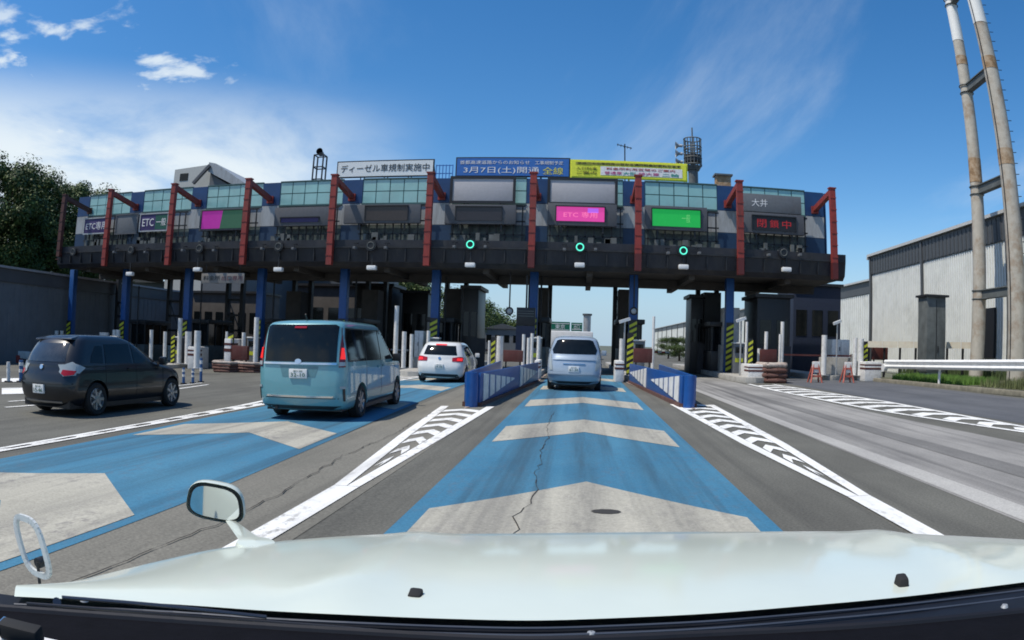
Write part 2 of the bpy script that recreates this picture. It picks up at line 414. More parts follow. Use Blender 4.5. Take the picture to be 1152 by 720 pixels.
# ------------------------------------------------------------------ ground and road
asph = road_mat('asphalt', (.098,.096,.083), (.142,.14,.12), (.056,.055,.05), .55, gscale=1.6)
cream_p = road_mat('chevron_paint', (.35,.335,.28), (.44,.42,.35), (.17,.165,.15), .8, wear=.8, wearcol=(.2,.19,.18), tracks=(-.55,1.05,.25), tstr=.7)
blue_p = road_mat('blue_lane_paint', (.038,.15,.25), (.065,.20,.30), (.035,.07,.10), .85, tracks=(-.55,1.05,.25), tstr=.6, wear=.55, wearcol=(.09,.14,.19), gscale=.8)
white_p = road_mat('white_line_paint', (.72,.72,.69), (.80,.80,.77), (.40,.39,.37), .5, wear=1.0, wearcol=(.18,.17,.16), gscale=.4)
conc_l = road_mat('worn_concrete_lane', (.19,.185,.175), (.31,.30,.28), (.10,.098,.094), .9)
brown_l = road_mat('brown_shoulder', (.15,.145,.122), (.20,.19,.16), (.09,.086,.075), .5, gscale=1.4)
far_g = mat('far_ground', (.10,.11,.08), .95, var=.3, scale=.05)
g = sheet('ground', [[(-3000,-200),(3000,-200),(3000,5000),(-3000,5000)]], -.03, far_g)
sheet('road', [[(-40,-6),(15.0,-6),(15.0,140),(-40,140)]], 0, asph)
P2 = lambda u, v: tuple(gr(u, v)[:2])
# ego lane
BL, BR, LC = -1.35, 1.67, .12
sheet('road', [[(-3.25,-2),(-1.9,-2),(-2.0,30),(-3.9,30)]], .004, brown_l)
sheet('blue_road', [[(BL,-2),(BR,-2),(BR,34),(BL,34)]], .008, blue_p)
chev = []
for y0 in (3.75, 9.95, 15.8, 21.9, 28):
    xa, xb = -1.20, 1.48; e = -.9 if y0 < 4 else 0
    chev += [[(xa,y0+e),(LC,y0+1.55+e),(LC,y0+3.5),(xa,y0+1.95)], [(LC,y0+1.55+e),(xb,y0+e),(xb,y0+1.95),(LC,y0+3.5)]]
sheet('road_marking', chev, .012, cream_p)
# left blue lane (bounded by what the photo shows)
lr = [(-3.15,-1), P2(4,640), P2(110,598), P2(380,487), P2(500,435), (-3.6, 34)]
ll = [(-6.3,34), P2(452,433), P2(325,454), P2(110,487), P2(0,516), (-6.1,-1)]
lr = [(-3.2,-1),(-3.25,5),(-3.6,12),(-3.95,20),(-4.0,26),(-3.5,34)]
ll = [(-6.5,34),(-6.8,26),(-6.95,20),(-6.75,12),(-6.35,5),(-6.2,-1)]
sheet('blue_road', [lr+ll], .008, road_mat('blue_lane_paint_left', (.038,.15,.25), (.065,.20,.30), (.035,.07,.10), .85, wear=.65, wearcol=(.09,.14,.19), gscale=.8, tracks=(-5.4,-3.75), tslope=.04, tstr=.5))
def lx(t, y):       # lateral position in the left lane, t 0..1 between its edges
    def ip(P, y):
        P = sorted(P, key=lambda q: q[1])
        for (x0,y0),(x1,y1) in zip(P, P[1:]):
            if y0 <= y <= y1: return x0+(x1-x0)*(y-y0)/(y1-y0)
        return P[-1][0]
    return ip(ll, y)*(1-t)+ip(lr, y)*t
chev = []
for y0 in (2.7, 8.5, 14.5, 20.8, 26.5):
    a = lambda t, y: (lx(t, y), y)
    th = 1.75
    cream_l = MATS.get('chevron_paint_left') or road_mat('chevron_paint_left', (.35,.335,.28), (.44,.42,.35), (.17,.165,.15), .8, wear=.9, wearcol=(.2,.19,.18), tracks=(-5.4,-3.75), tslope=.04, tstr=.55)
    chev += [[a(.05,y0),a(.53,y0+1.3),a(.53,y0+1.3+th),a(.05,y0+th)], [a(.53,y0+1.3),a(.96,y0),a(.96,y0+th),a(.53,y0+1.3+th)]]
sheet('road_marking', chev, .012, cream_l)
# zebra wedges: two edge polylines + bars
def zebra(Lp, Rp, bars=True, lw=.17, step=.95, bw=.45, skew=.35, tail=None):
    out = []
    for P, s in ((Lp, 1), (Rp, -1)):
        for k_, ((x0,y0),(x1,y1)) in enumerate(zip(P, P[1:])):
            w0, w1 = (min(lw, abs(Rp[q][0]-Lp[q][0])/2-.003) for q in (k_, k_+1))
            out.append([(x0,y0),(x1,y1),(x1+s*w1,y1),(x0+s*w0,y0)])
    def ip(P, y):
        for (x0,y0),(x1,y1) in zip(P, P[1:]):
            if y0 <= y <= y1: return x0+(x1-x0)*(y-y0)/(y1-y0)
        return P[-1][0]
    y = Lp[0][1]+.2
    while bars and y < Lp[-1][1]-bw-.1:
        a, b = ip(Lp, y)+lw+.001, ip(Rp, y)-lw-.001
        if b-a > .05:
            m_ = (a+b)/2
            out.append([(a,y),(m_,y+skew),(m_,y+bw+skew),(a,y+bw)]); out.append([(m_,y+skew),(b,y),(b,y+bw),(m_,y+bw+skew)])
        y += step
    return out
sheet('road_marking', zebra([(-2.30,6.4),(-2.66,10.3),(-3.05,15.6)], [(-2.04,6.4),(-1.95,10.3),(-1.85,15.6)])+[[(-2.22,-1),(-2.08,-1),(-2.04,6.39),(-2.30,6.39)]], .012, white_p)
sheet('road_marking', zebra([(2.71,6.4),(2.50,10.3),(2.3,17.6)], [(2.97,6.4),(3.22,10.3),(3.45,17.6)])+[[(2.76,-1),(2.90,-1),(2.97,6.39),(2.71,6.39)]], .012, white_p)
sheet('road_marking', zebra([(8.75,4),(8.3,10.5),(7.35,16),(6.9,24),(6.95,28.5)], [(9.4,4),(9.05,11.4),(9.1,18.8),(8.6,24),(8.2,28.5)], step=1.25, bw=.6), .012, white_p)
# far left lane line with inner dashes
z0, z1 = gr(0,507), gr(306,453)
sheet('road_marking', zebra([(-6.85,2),(-7.18,9),(-7.4,14)], [(-6.63,2),(-6.9,9),(-6.95,14)], lw=.09, step=1.1, bw=.6, skew=.1), .012, white_p)
sheet('road_marking', zebra([(-7.4,14),(-7.9,20),(-8.2,31)], [(-6.95,14),(-6.9,20),(-6.7,31)], lw=.15, step=1.1, bw=.5, skew=.2), .012, white_p)
sheet('road_marking', zebra([P2(8,452),P2(110,444),P2(226,431)], [P2(8,459),P2(110,451),P2(236,433)][:3], bars=False, lw=.12), .012, white_p)
sheet('road_marking', [[P2(2,444),P2(118,440),P2(118,434),P2(2,437)], [P2(2,430),P2(110,428),P2(110,424),P2(2,426)]], .012, white_p)
# right lane worn concrete, streaky
sheet('concrete_road', [[(3.9,3),(7.6,3),(7.1,14),(6.7,34),(3.9,34)]], .004, conc_l)
sheet('concrete_road', [[(9.6,3),(14.6,3),(14.6,34),(8.9,34),(9.2,18)]], .004, road_mat('outer_lane_asphalt', (.085,.09,.10), (.12,.125,.135), (.055,.058,.062), .6, gscale=1.2))
sheet('road', [[(3.95,3),(4.35,3),(4.2,14),(4.1,30),(3.9,30)]], .008, road_mat('pale_worn_edge', (.34,.33,.31), (.42,.41,.38), (.22,.21,.2), .5))
sheet('road', [[(5.3,3),(5.9,3),(5.6,16),(5.45,30),(5.2,30)]], .008, road_mat('dark_track', (.13,.127,.12), (.2,.195,.185), (.09,.088,.085), .8))
# cracks and patches
def crack(pts, w_, jit=.022):
    out = []; P = []
    for (x0,y0),(x1,y1) in zip(pts, pts[1:]):
        n = max(2, int(math.hypot(x1-x0,y1-y0)/.16))
        for i in range(n): P.append((x0+(x1-x0)*i/n+random.uniform(-jit,jit), y0+(y1-y0)*i/n))
    for a, b in zip(P, P[1:]):
        k = w_*random.uniform(.3, 1.3); out.append([(a[0]-k,a[1]),(b[0]-k,b[1]),(b[0]+k,b[1]),(a[0]+k,a[1])])
    return out
ck = crack([(-.50,4.5),(-.40,5.2),(-.47,5.6),(-.37,6.1),(-.36,6.9),(-.45,7.6),(-.40,8.4),(-.47,9.3),(-.42,10.6),(-.52,12),(-.5,15)], .005)+crack([(-2.7,2.6),(-2.6,5),(-2.68,6.5),(-2.82,8.2),(-2.78,10),(-2.9,14)], .006, .03)
sheet('crack', ck, .016, mat('crack', (.03,.028,.025), .95), kind='structure')
sheet('road', [[(.28+.13*math.cos(t),5.9+.09*math.sin(t)) for t in [i*PI/5 for i in range(10)]]], .016, mat('tar', (.035,.033,.03), .9))
# right verge
mb = MB(); 
kp = [gr(985,430), gr(1060,437), gr(1152,446)]
kerb_line = [(14.4,33.5),(14.9,27),(15.3,21),(15.7,14),(16,4)]
for a, b in zip(kerb_line, kerb_line[1:]):
    mb.hexa([(a[0],a[1],-.02),(b[0],b[1],-.02),(b[0]+.22,b[1],-.02),(a[0]+.22,a[1],-.02)], [(a[0],a[1],.17),(b[0],b[1],.17),(b[0]+.22,b[1],.17),(a[0]+.22,a[1],.17)])
tag(mb.build('kerb', M['kerb'], bevel=.02), kind='structure')
mb = MB(); pl = kerb_line
for a, b in zip(pl, pl[1:]): mb.bm.faces.new([mb.bm.verts.new(p) for p in ((a[0]+.22,a[1],.14),(b[0]+.22,b[1],.14),(60,b[1],.2),(60,a[1],.2))])
tag(mb.build('verge', mat('verge_soil', (.10,.095,.06), .95, var=.35, scale=3, bump=.5, dirt=.6, dirtcol=(.05,.08,.02), dscale=1)), kind='structure')

# ------------------------------------------------------------------ TOLL GATE
XI = [-27.4+5*i for i in range(9)]
GX0, GX1 = -32.0, 13.22
gate = empty('toll_gate', (-9.6, 38, 0), 0, 'long toll gate canopy spanning the lanes with teal glazed parapet, dark fascia and red frames', 'toll gate')
def gb(mbx, name, m, **k):
    for v in mbx.bm.verts: v.co -= Vector((-9.6, 38, 0))
    return mbx.build(name, m, gate, **k)
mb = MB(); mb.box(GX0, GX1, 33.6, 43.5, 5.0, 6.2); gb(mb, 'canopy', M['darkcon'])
mb = MB()   # sloping dark front fascia with ledge
mb.prism([(GX0-.1,33.3,5.15),(GX0-.1,33.6,4.93),(GX0-.1,33.6,6.22),(GX0-.1,33.13,6.22),(GX0-.1,33.15,5.85)], (GX1-GX0+.2,0,0))
gb(mb, 'fascia', M['fascia'])
mb = MB(); mb.box(GX0-.05, GX1+.05, 33.08, 33.14, 5.82, 5.9)
for k in range(46):
    x = GX0+.3+k*.965; mb.box(x, x+.05, 33.12, 33.30, 5.2, 5.8)
gb(mb, 'fascia_rail', M['steel'])
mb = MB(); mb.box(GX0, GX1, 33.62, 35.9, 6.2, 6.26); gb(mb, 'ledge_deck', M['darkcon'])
mb = MB()
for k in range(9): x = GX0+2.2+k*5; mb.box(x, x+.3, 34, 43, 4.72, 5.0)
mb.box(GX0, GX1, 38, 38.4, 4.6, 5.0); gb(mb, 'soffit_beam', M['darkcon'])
# parapet: bays between blue panels
ztop, zmid, zlow = 9.95, 8.62, 7.45
edges = [GX0-.3]+XI
for i, x in enumerate([-32.4]+XI):
    mb = MB(); mb.box(x-.56, x+.56, 35.92, 36.06, zmid, ztop); gb(mb, 'blue_panel', M['navy'])
    mb = MB(); mb.box(x-.56, x+.56, 35.92, 36.06, zlow, zmid-.02); gb(mb, 'white_panel', M['pwhite'])
    mb = MB(); mb.box(x-.56, x+.56, 35.92, 36.06, 6.28, zlow-.02); gb(mb, 'blue_panel', mat('blue_panel_low', (.008,.035,.085), .5))
for i in range(9):
    a = ([-32.4]+XI)[i]+.56; b = XI[i]-.56; n = 5
    mb = MB()
    for k in range(n):
        for r in range(2):
            w_ = (b-a)/n; z0_ = zmid+r*(ztop-zmid)/2
            q = MB(); mb.box(a+k*w_+.025, a+(k+1)*w_-.025, 35.95+random.uniform(-.008,.008), 36.02, z0_+.025, z0_+(ztop-zmid)/2-.025)
    gb(mb, 'glazing', M['teal'])
    mb = MB(); mb.box(a, b, 35.985, 36.04, zmid, ztop); mb.box(a, b, 35.9, 36.05, ztop+.0, ztop+.06); mb.box(a, b, 35.88, 36.05, zmid-.08, zmid)
    gb(mb, 'mullion_frame', M['mull'])
    mb = MB(); mb.box(a, b, 35.95, 36.02, zlow, zmid-.1)   # pale backing behind the railing
    gb(mb, 'white_panel', M['pwhite'])
    mb = MB(); mb.box(a, b, 35.95, 36.02, 6.28, zlow-.01); gb(mb, 'lower_panel', mat('lower_panel_dark', (.06,.085,.085), .5, var=.4, scale=2.5, dirt=.6, dirtcol=(.2,.22,.2), dscale=2))
    mb = MB()
    for k in range(9): xx = a+.15+k*(b-a-.3)/8; mb.box(xx-.035, xx+.035, 35.6, 35.66, 6.3, 8.4)
    for z_ in (6.9, 7.6, 8.4): mb.box(a, b, 35.6, 35.66, z_-.035, z_+.035)
    gb(mb, 'railing', M['steel'])
    mb = MB()    # clutter on the ledge
    for k in range(7):
        xx = a+.2+random.random()*(b-a-.5); s_ = random.uniform(.12,.35); mb.box(xx, xx+s_, 34.6, 34.6+s_, 6.28, 6.28+random.uniform(.2,.55))
    gb(mb, 'ledge_equipment', M['cabinet'])
mb = MB(); mb.box(GX0-.3, GX0-.22, 36, 43, 6.2, ztop); mb.box(GX1+.02, GX1+.1, 36, 43, 6.2, ztop); mb.box(GX0-.22, GX1, 42.9, 43, 6.2, ztop); mb.box(GX0-.22, GX1, 36.3, 42.9, 9.3, 9.4)
gb(mb, 'parapet_side', M['navy'])
for i, x in enumerate([-31.7]+XI):      # red frames
    if i > 5: gb(MB().box(x-.153, x+.153, 32.8, 33.125, 4.96, 5.75), 'frame_foot', mat('red_steel_dark', (.09,.012,.012), .6))
    mb = MB(); mb.box(x-.15, x+.15, 32.83, 33.12, 4.95 if i else 5.6, 9.5); mb.bar((x,33.0,9.36), (x,36.0,8.95), .26, .26)
    mb.box(x-.2, x+.2, 35.78, 35.915, 8.75, 9.15); mb.box(x-.2,x+.2,32.8,33.13,9.5,9.56)
    for k in range(7): mb.box(x-.17, x+.17, 32.81, 32.83, 5.4+k*.6, 5.45+k*.6)
    gb(mb, 'red_frame', M['red'] if i else mat('frame_brown', (.07,.02,.015), .6))
for i, x in enumerate([-32.4]+XI[:-1]):   # columns with striped guards
    z0_ = gz(x)
    mb = MB(); mb.box(x-.21, x+.21, 35.3, 35.76, z0_+.2, 5.0)
    gb(mb, 'column', M['colblue'], bevel=.03)
    mb = MB(); mb.box(x-.19, x+.19, 35.2, 35.29, z0_+.25, 2.75+z0_)
    gu = gb(mb, 'column_guard', M['black'])
    mb = MB()
    k = 0; z_ = z0_+.3
    while z_ < z0_+2.5:
        mb.prism([(x-.19,35.195,z_),(x+.19,35.195,z_+.2),(x+.19,35.195,z_+.35),(x-.19,35.195,z_+.15)], (0,-.006,0)); z_ += .29
    o = gb(mb, 'guard_stripe', M['yellow'])
    # rear structure: dark twin columns with bracing and a service ladder
    mb = MB()
    mb.box(x-.75, x-.5, 41.6, 42, z0_, 5); mb.box(x+.4, x+.65, 41.6, 42, z0_, 5)
    for z_ in (1.2, 2.2, 3.2, 4.2): mb.box(x-.5, x+.4, 41.7, 41.82, z_+z0_, z_+.14+z0_)
    mb.bar((x-.5,41.75,z0_+.3),(x+.4,41.75,z0_+2.2), .06,.06); mb.bar((x+.4,41.75,z0_+2.3),(x-.5,41.75,z0_+4.2), .06,.06)
    gb(mb, 'rear_frame', M['steel'])

# things hung on the gate
def board(name, px, Yp, m, label, cat, group=None, depth=.25, frame=None, fr=.08, screen=None, scr_m=None, txt=None, backm=None):
    """px box (x0,y0,x1,y1) on plane Y -> board, optional frame + screen"""
    cx, cy = (px[0]+px[2])/2, (px[1]+px[3])/2
    c = atY(cx, cy, Yp); hw = (atY(px[2], cy, Yp).x-atY(px[0], cy, Yp).x)/2; hh = (atY(cx, px[1], Yp).z-atY(cx, px[3], Yp).z)/2
    r = empty(name, (c.x, Yp, c.z-hh), 0, label, cat, group)
    MB().box(-hw, hw, 0, depth, 0, 2*hh).build('housing' if screen or frame else 'panel', m, r, bevel=.015)
    if frame:
        f = MB(); f.box(-hw-fr, hw+fr, -.04, .0-.003, 2*hh, 2*hh+fr); f.box(-hw-fr, hw+fr, -.04, -.003, -fr, 0); f.box(-hw-fr, -hw, -.04, -.003, 0, 2*hh); f.box(hw, hw+fr, -.04, -.003, 0, 2*hh)
        f.build('frame', frame, r)
    if screen:
        sc = atY((screen[0]+screen[2])/2, (screen[1]+screen[3])/2, Yp); sw = (atY(screen[2], cy, Yp).x-atY(screen[0], cy, Yp).x)/2; sh = (atY(cx, screen[1], Yp).z-atY(cx, screen[3], Yp).z)/2
        x0, z0_ = sc.x-c.x, sc.z-(c.z-hh)
        MB().box(x0-sw, x0+sw, -.03, -.004, z0_-sh, z0_+sh).build('screen', scr_m, r)
        f = MB(); e = .05; f.box(x0-sw-e, x0+sw+e, -.09, -.004, z0_+sh, z0_+sh+e); f.box(x0-sw-e, x0-sw, -.06, -.004, z0_-sh, z0_+sh); f.box(x0+sw, x0+sw+e, -.06, -.004, z0_-sh, z0_+sh); f.build('screen_hood', M['black'], r)
        return r, hw, hh, (x0, z0_, sw, sh)
    return r, hw, hh, None
SG = 'lane signs along the toll gate'
def brackets(r, hw, hh, d=.25):
    m_ = MB()
    for s in (-.6, .6): m_.box(s*hw-.04, s*hw+.04, d, d+.5, hh*.3, hh*.4); m_.box(s*hw-.04, s*hw+.04, d*.3, d*.6, -.35, 0)
    m_.build('bracket', M['steel'], r)
YS = 35.2
r,hw,hh,_ = board('lane_sign', (95,246,121.5,262), YS, M['purple'], 'purple ETC-only lane sign at the far left end of the gate', 'lane sign', SG, frame=M['galv']); brackets(r,hw,hh)
text('ETC専用', hw*1.7, hh*1.1, (0,-.01,hh), M['inkw'], r)
r,hw,hh,_ = board('lane_sign', (131,242,154,262), YS, M['lgrey'], 'plain grey blank panel between the two purple lane signs on the left', 'lane sign', SG, frame=M['grey']); brackets(r,hw,hh)
r,hw,hh,_ = board('lane_sign', (158,241,188,259), YS, M['purple'], 'purple and green ETC and general lane sign next to the second red frame', 'lane sign', SG, frame=M['galv']); brackets(r,hw,hh)
MB().box(hw*.12, hw*.97, -.012, -.004, hh*.1, hh*1.9).build('green_half', mat('sign_dark_green', (.01,.09,.06), .5), r)
join_text([('ETC', hw*.85, hh*.95, (-hw*.42,-.02,hh), M['inkw']), ('一般', hw*.7, hh*.95, (hw*.55,-.02,hh), M['inkw'])], r)
r,hw,hh,s = board('lane_sign', (224,235,276,259), YS, M['grey'], 'electronic lane sign glowing magenta on its left half and dark green on its right', 'lane sign', SG, screen=(227,237,272,257), scr_m=mat('led_dim_green', (.02,.05,.03), .4, emit=(.01,.05,.025), estr=1)); brackets(r,hw,hh)
MB().prism([(s[0]-s[2],-.036,s[1]+s[3]),(s[0]+.05,-.036,s[1]+s[3]),(s[0]-.1,-.036,s[1]-s[3]),(s[0]-s[2],-.036,s[1]-s[3])], (0,.005,0)).build('lit_half', mat('led_magenta', (.2,.01,.15), .4, emit=(.24,.012,.20), estr=.8), r)
r,hw,hh,s = board('lane_sign', (308,233,370,254), YS, M['grey'], 'long grey lane sign, unlit, with a thin purple strip, third bay from the left', 'lane sign', SG, screen=(316,245,358,250), scr_m=M['purple']); brackets(r,hw,hh)
r,hw,hh,s = board('lane_sign', (386,230,472,251), YS, M['grey'], 'grey lane sign with unlit brown screen, under the white banner', 'lane sign', SG, screen=(411,232,458,248), scr_m=M['ledbrown']); brackets(r,hw,hh)
r,hw,hh,s = board('lane_sign', (500,230,580,252), YS, M['grey'], 'grey lane sign with unlit black screen, under the left blank white screen', 'lane sign', SG, screen=(513,233,564,248), scr_m=M['leddark']); brackets(r,hw,hh)
r,hw,hh,s = board('lane_sign', (616,229,694,254), YS, M['grey'], 'grey lane sign with bright pink screen over the middle lane', 'lane sign', SG, screen=(626,233,680,249), scr_m=M['ledpink']); brackets(r,hw,hh)
MB().box(s[0]+s[2]*.3, s[0]+s[2]*.75, -.035, -.031, s[1]+s[3]*.2, s[1]+s[3]*.85).build('lit_patch', mat('led_violet', (.2,.05,.4), .4, emit=(.45,.12,.75), estr=.9), r)
text('ETC 専用', s[2]*1.4, s[3]*.8, (s[0],-.033,s[1]-s[3]*.1), mat('led_pink_soft', (.4,.1,.2), .4, emit=(.85,.16,.40), estr=.95), r)
r,hw,hh,s = board('lane_sign', (726,232,796,259), YS, M['grey'], 'grey lane sign with bright green screen', 'lane sign', SG, screen=(734,236,788,255), scr_m=M['ledgreen']); brackets(r,hw,hh)
text('一般', s[2]*.35, s[3]*1.0, (s[0]+s[2]*.4,-.033,s[1]), mat('led_green_soft', (.1,.3,.1), .4, emit=(.10,.42,.12), estr=.9), r)
r,hw,hh,s = board('lane_sign', (838,240,905,263), YS, M['grey'], 'grey lane sign with black screen and three dim red characters', 'lane sign', SG, screen=(847,244,895,260), scr_m=M['black']); brackets(r,hw,hh)
join_text([(c, s[2]*.42, s[3]*1.15, (s[0]+k*s[2]*.58,-.036,s[1]), M['ledred']) for c, k in (('閉',-1),('鎖',0),('中',1))], r)
r,hw,hh,s = board('name_board', (832,219,902,239), YS, M['lgrey'], 'grey station name board lettered 大井 at the right of the gate', 'name board'); brackets(r,hw,hh)
text('大井', hw*.5, hh*.85, (-hw*.35,-.006,hh*1.0), M['inkw'], r)
for px, lab in (((509,201,577,226),'left one of two blank white screens in black frames, above the unlit black lane sign'), ((619,203,692,228),'right one of two blank white screens in black frames, above the pink lane sign')):
    r,hw,hh,s = board('blank_screen', px, 35.3, M['screen'], lab, 'screen', 'blank screens on the parapet', frame=M['black'], fr=.14); brackets(r,hw,hh)
r,hw,hh,s = board('hanging_sign', (226,307,274,318.5), 33.4, mat('hang_sign', (.20,.19,.18), .6), 'pale hanging strip sign of small characters under the left part of the canopy', 'sign', depth=.08)
join_text([('料金所', hw*.8, hh*.95, (-hw*.5,-.006,hh), M['inkb']), ('出口専用', hw*.95, hh*.95, (hw*.45,-.006,hh), mat('ink_dull_red', (.12,.04,.05), .6))], r)
MB().box(-hw*.8, -hw*.78, .02, .05, 2*hh, 2*hh+.5).box(hw*.78, hw*.8, .02, .05, 2*hh, 2*hh+.5).build('hanger', M['steel'], r)
# banners on the roof edge
def banner(px, Yp, m, label, fm):
    c = [atY(px[0],px[1],Yp), atY(px[2],px[3],Yp), atY(px[4],px[5],Yp), atY(px[6],px[7],Yp)]  # tl tr br bl
    x0, x1 = (c[0].x+c[3].x)/2, (c[1].x+c[2].x)/2; zb, zt = (c[2].z+c[3].z)/2, (c[0].z+c[1].z)/2
    r = empty('banner', ((x0+x1)/2, Yp, zb), 0, label, 'banner', 'banners along the gate roof'); hw, h = (x1-x0)/2, zt-zb
    MB().box(-hw, hw, 0, .03, 0, h).build('cloth', m, r)
    f = MB(); e = .07
    f.box(-hw-e, hw+e, .031, .09, h, h+e); f.box(-hw-e, hw+e, .031, .09, -e, 0); f.box(-hw-e, -hw, .031, .09, 0, h); f.box(hw, hw+e, .031, .09, 0, h)
    for k in range(5): xx = -hw+k*hw/2; f.bar((xx,.06,h*.9), (xx,1.2,-.3), .05, .05); f.box(xx-.025,xx+.025,.1,.15,-.35,h)
    f.build('frame', fm, r)
    return r, hw, h
YB = 36.1
r,hw,h = banner((380,183,487,180,487,197,380,199), YB, mat('banner_white', (.72,.75,.74), .6, var=.03), 'white banner with black Japanese lettering on the gate roof', M['steel'])
text('ディーゼル車規制実施中', hw*1.86, h*.52, (0,-.01,h*.54), M['inkb'], r)
r,hw,h = banner((514,178,640,179,640,199,514,197), YB, M['bblue'], 'blue banner with white and yellow lettering on the gate roof', M['steel'])
join_text([('首都高速道路からのお知らせ', hw*1.25, h*.22, (-hw*.32,-.01,h*.76), M['inkw']), ('工事規制予定', hw*.5, h*.22, (hw*.65,-.01,h*.76), M['inkw']), ('3月7日(土)開通', hw*1.35, h*.42, (-hw*.2,-.01,h*.30), M['inkw']), ('全線', hw*.36, h*.42, (hw*.72,-.01,h*.30), M['inky'])], r)
r,hw,h = banner((643,181,772,185,772,202,643,199), YB, M['byellow'], 'yellow banner with a white middle panel and coloured text rows on the gate roof', M['byellow'])
MB().box(-hw*.5, hw*.93, -.012, -.004, h*.12, h*.68).build('white_panel', M['inkw'], r)
MB().box(-hw*.93, hw*.9, -.012, -.004, h*.76, h*.92).build('text_band', mat('band_olive', (.35,.34,.05), .6), r)
join_text([('平成二十七年四月一日から通行料金が変わります', hw*1.8, h*.17, (0,-.02,h*.84), M['inkb']), ('入口料金', hw*.36, h*.18, (-hw*.74,-.02,h*.52), M['inkb']), ('ご案内', hw*.34, h*.18, (-hw*.74,-.02,h*.24), M['inkb']),
  ('普通車', hw*.3, h*.2, (-hw*.28,-.02,h*.27), M['inkm']), ('大型', hw*.22, h*.2, (0,-.02,h*.27), M['inkt']), ('特大車', hw*.36, h*.2, (hw*.34,-.02,h*.27), M['inkm']), ('二輪', hw*.3, h*.2, (hw*.72,-.02,h*.27), M['inkt']), ('料金所利用区間のご案内', hw*1.2, h*.16, (hw*.2,-.02,h*.54), M['inkr'])], r)
# blue lattice between white and blue banner
lat = empty('lattice_panel', (atY(500,190,YB).x, YB, 9.8), 0, 'see-through blue mesh frame between the white and blue banners', 'lattice')
wl = (atY(513,190,YB).x-atY(491,190,YB).x)/2-.08; mb = MB()
for k in range(6): xx = -wl+k*wl*2/5; mb.box(xx-.02,xx+.02,0,.04,0,.95)
for k in range(3): mb.box(-wl,wl,.041,.07,k*.45,k*.45+.04)
mb.build('mesh_bars', M['bblue'], lat)

# signals, lamps, cameras hung under the canopy edge
sig = None
bay_name = ['far left bay','second bay from the left','third bay from the left','fourth bay from the left','bay in front of the turquoise minivan','white hatchback bay','middle bay','bay right of the middle','rightmost bay']
lamp_px = [(146,308),(222,303),(313,303),(418,301),(529,298),(652,298),(769,300),(885,303)]
def make_lamp():
    r = empty('flood_lamp')
    MB().box(-.24,.24,-.12,.2,-.12,.1).build('lamp_head', M['lamp'], r, bevel=.05)
    MB().box(-.03,.03,0,.05,.1,.62).build('hanger', M['steel'], r)
    return r
lp = make_lamp(); lamps_lab = ['by the leftmost blue column','left of the pale hanging strip sign','over the turquoise minivan lane, left','right of the turquoise minivan','above the white hatchback','in the middle lane above the silver minivan','below the green screen lane sign','below the three red characters']
for i, (u, v) in enumerate(lamp_px):
    o = lp if i == 0 else copy_tree(lp); p = atY(u, v, 33.0); o.location = (p.x, 33.0, p.z)
    tag(o, 'white flood lamp hanging from the canopy edge '+lamps_lab[i], 'lamp', 'flood lamps under the canopy edge')
def make_signal(lit):
    r = empty('lane_signal')
    MB().lathe([(0,.001),(0,.27),(.12,.27),(.12,.001)], axis='Y').build('signal_disc', M['black'], r, smooth=True)
    if lit: MB().ring((0,-.01,0), .165, .028).build('lit_ring', M['ringg'], r, smooth=True)
    else: MB().ring((0,-.01,0), .165, .02).build('ring', M['cabinet'], r, smooth=True)
    MB().box(-.05,.05,.1,.3,-.05,.05).build('bracket', M['steel'], r)
    return r
s1, s0 = make_signal(True), make_signal(False); first = {1: True, 0: True}
sig_px = [(82,283,0),(147,281,0),(224,279,0),(313,277,0),(417,276,0),(529,275,1),(652.5,278,1),(769,282,1),(882,284,0)]
for i, (u, v, lit) in enumerate(sig_px):
    src = s1 if lit else s0; o = src if first[lit] else copy_tree(src); first[lit] = False
    p = atY(u, v, 32.9); o.location = (p.x, 32.9, p.z)
    where = ['at the far left end','above the leftmost blue column','below the magenta and green lane sign','below the long grey lane sign with purple strip','below the brown unlit screen','above the white hatchback','above the silver minivan','below the green screen','below the three red characters'][i]
    tag(o, ('round lane signal with lit green ring ' if lit else 'round lane signal, unlit, ')+where, 'lane signal', 'round lane signals on the canopy edge')
def make_cam():
    r = empty('spot_camera')
    MB().box(-.07,.07,-.2,.12,-.06,.06).build('camera_body', M['lgrey'], r, bevel=.015)
    MB().box(-.02,.02,-.02,.03,.06,.24).box(-.12,.12,.0,.2,.24,.27).build('bracket', M['steel'], r)
    return r
cm = make_cam(); k = 0
for i, (u, v, lit) in enumerate(sig_px[1:]):
    for s, nm in ((-1,'left'),(1,'right')):
        o = cm if k == 0 else copy_tree(cm); k += 1
        p = atY(u+s*17.5, v+3, 32.8); o.location = (p.x, 32.8, p.z)
        tag(o, 'small camera just '+nm+' of the round lane signal '+['above the leftmost blue column','below the magenta and green sign','below the long grey sign','below the brown screen','above the white hatchback','above the silver minivan','below the green screen','below the red characters'][i], 'camera', 'small cameras beside the lane signals')

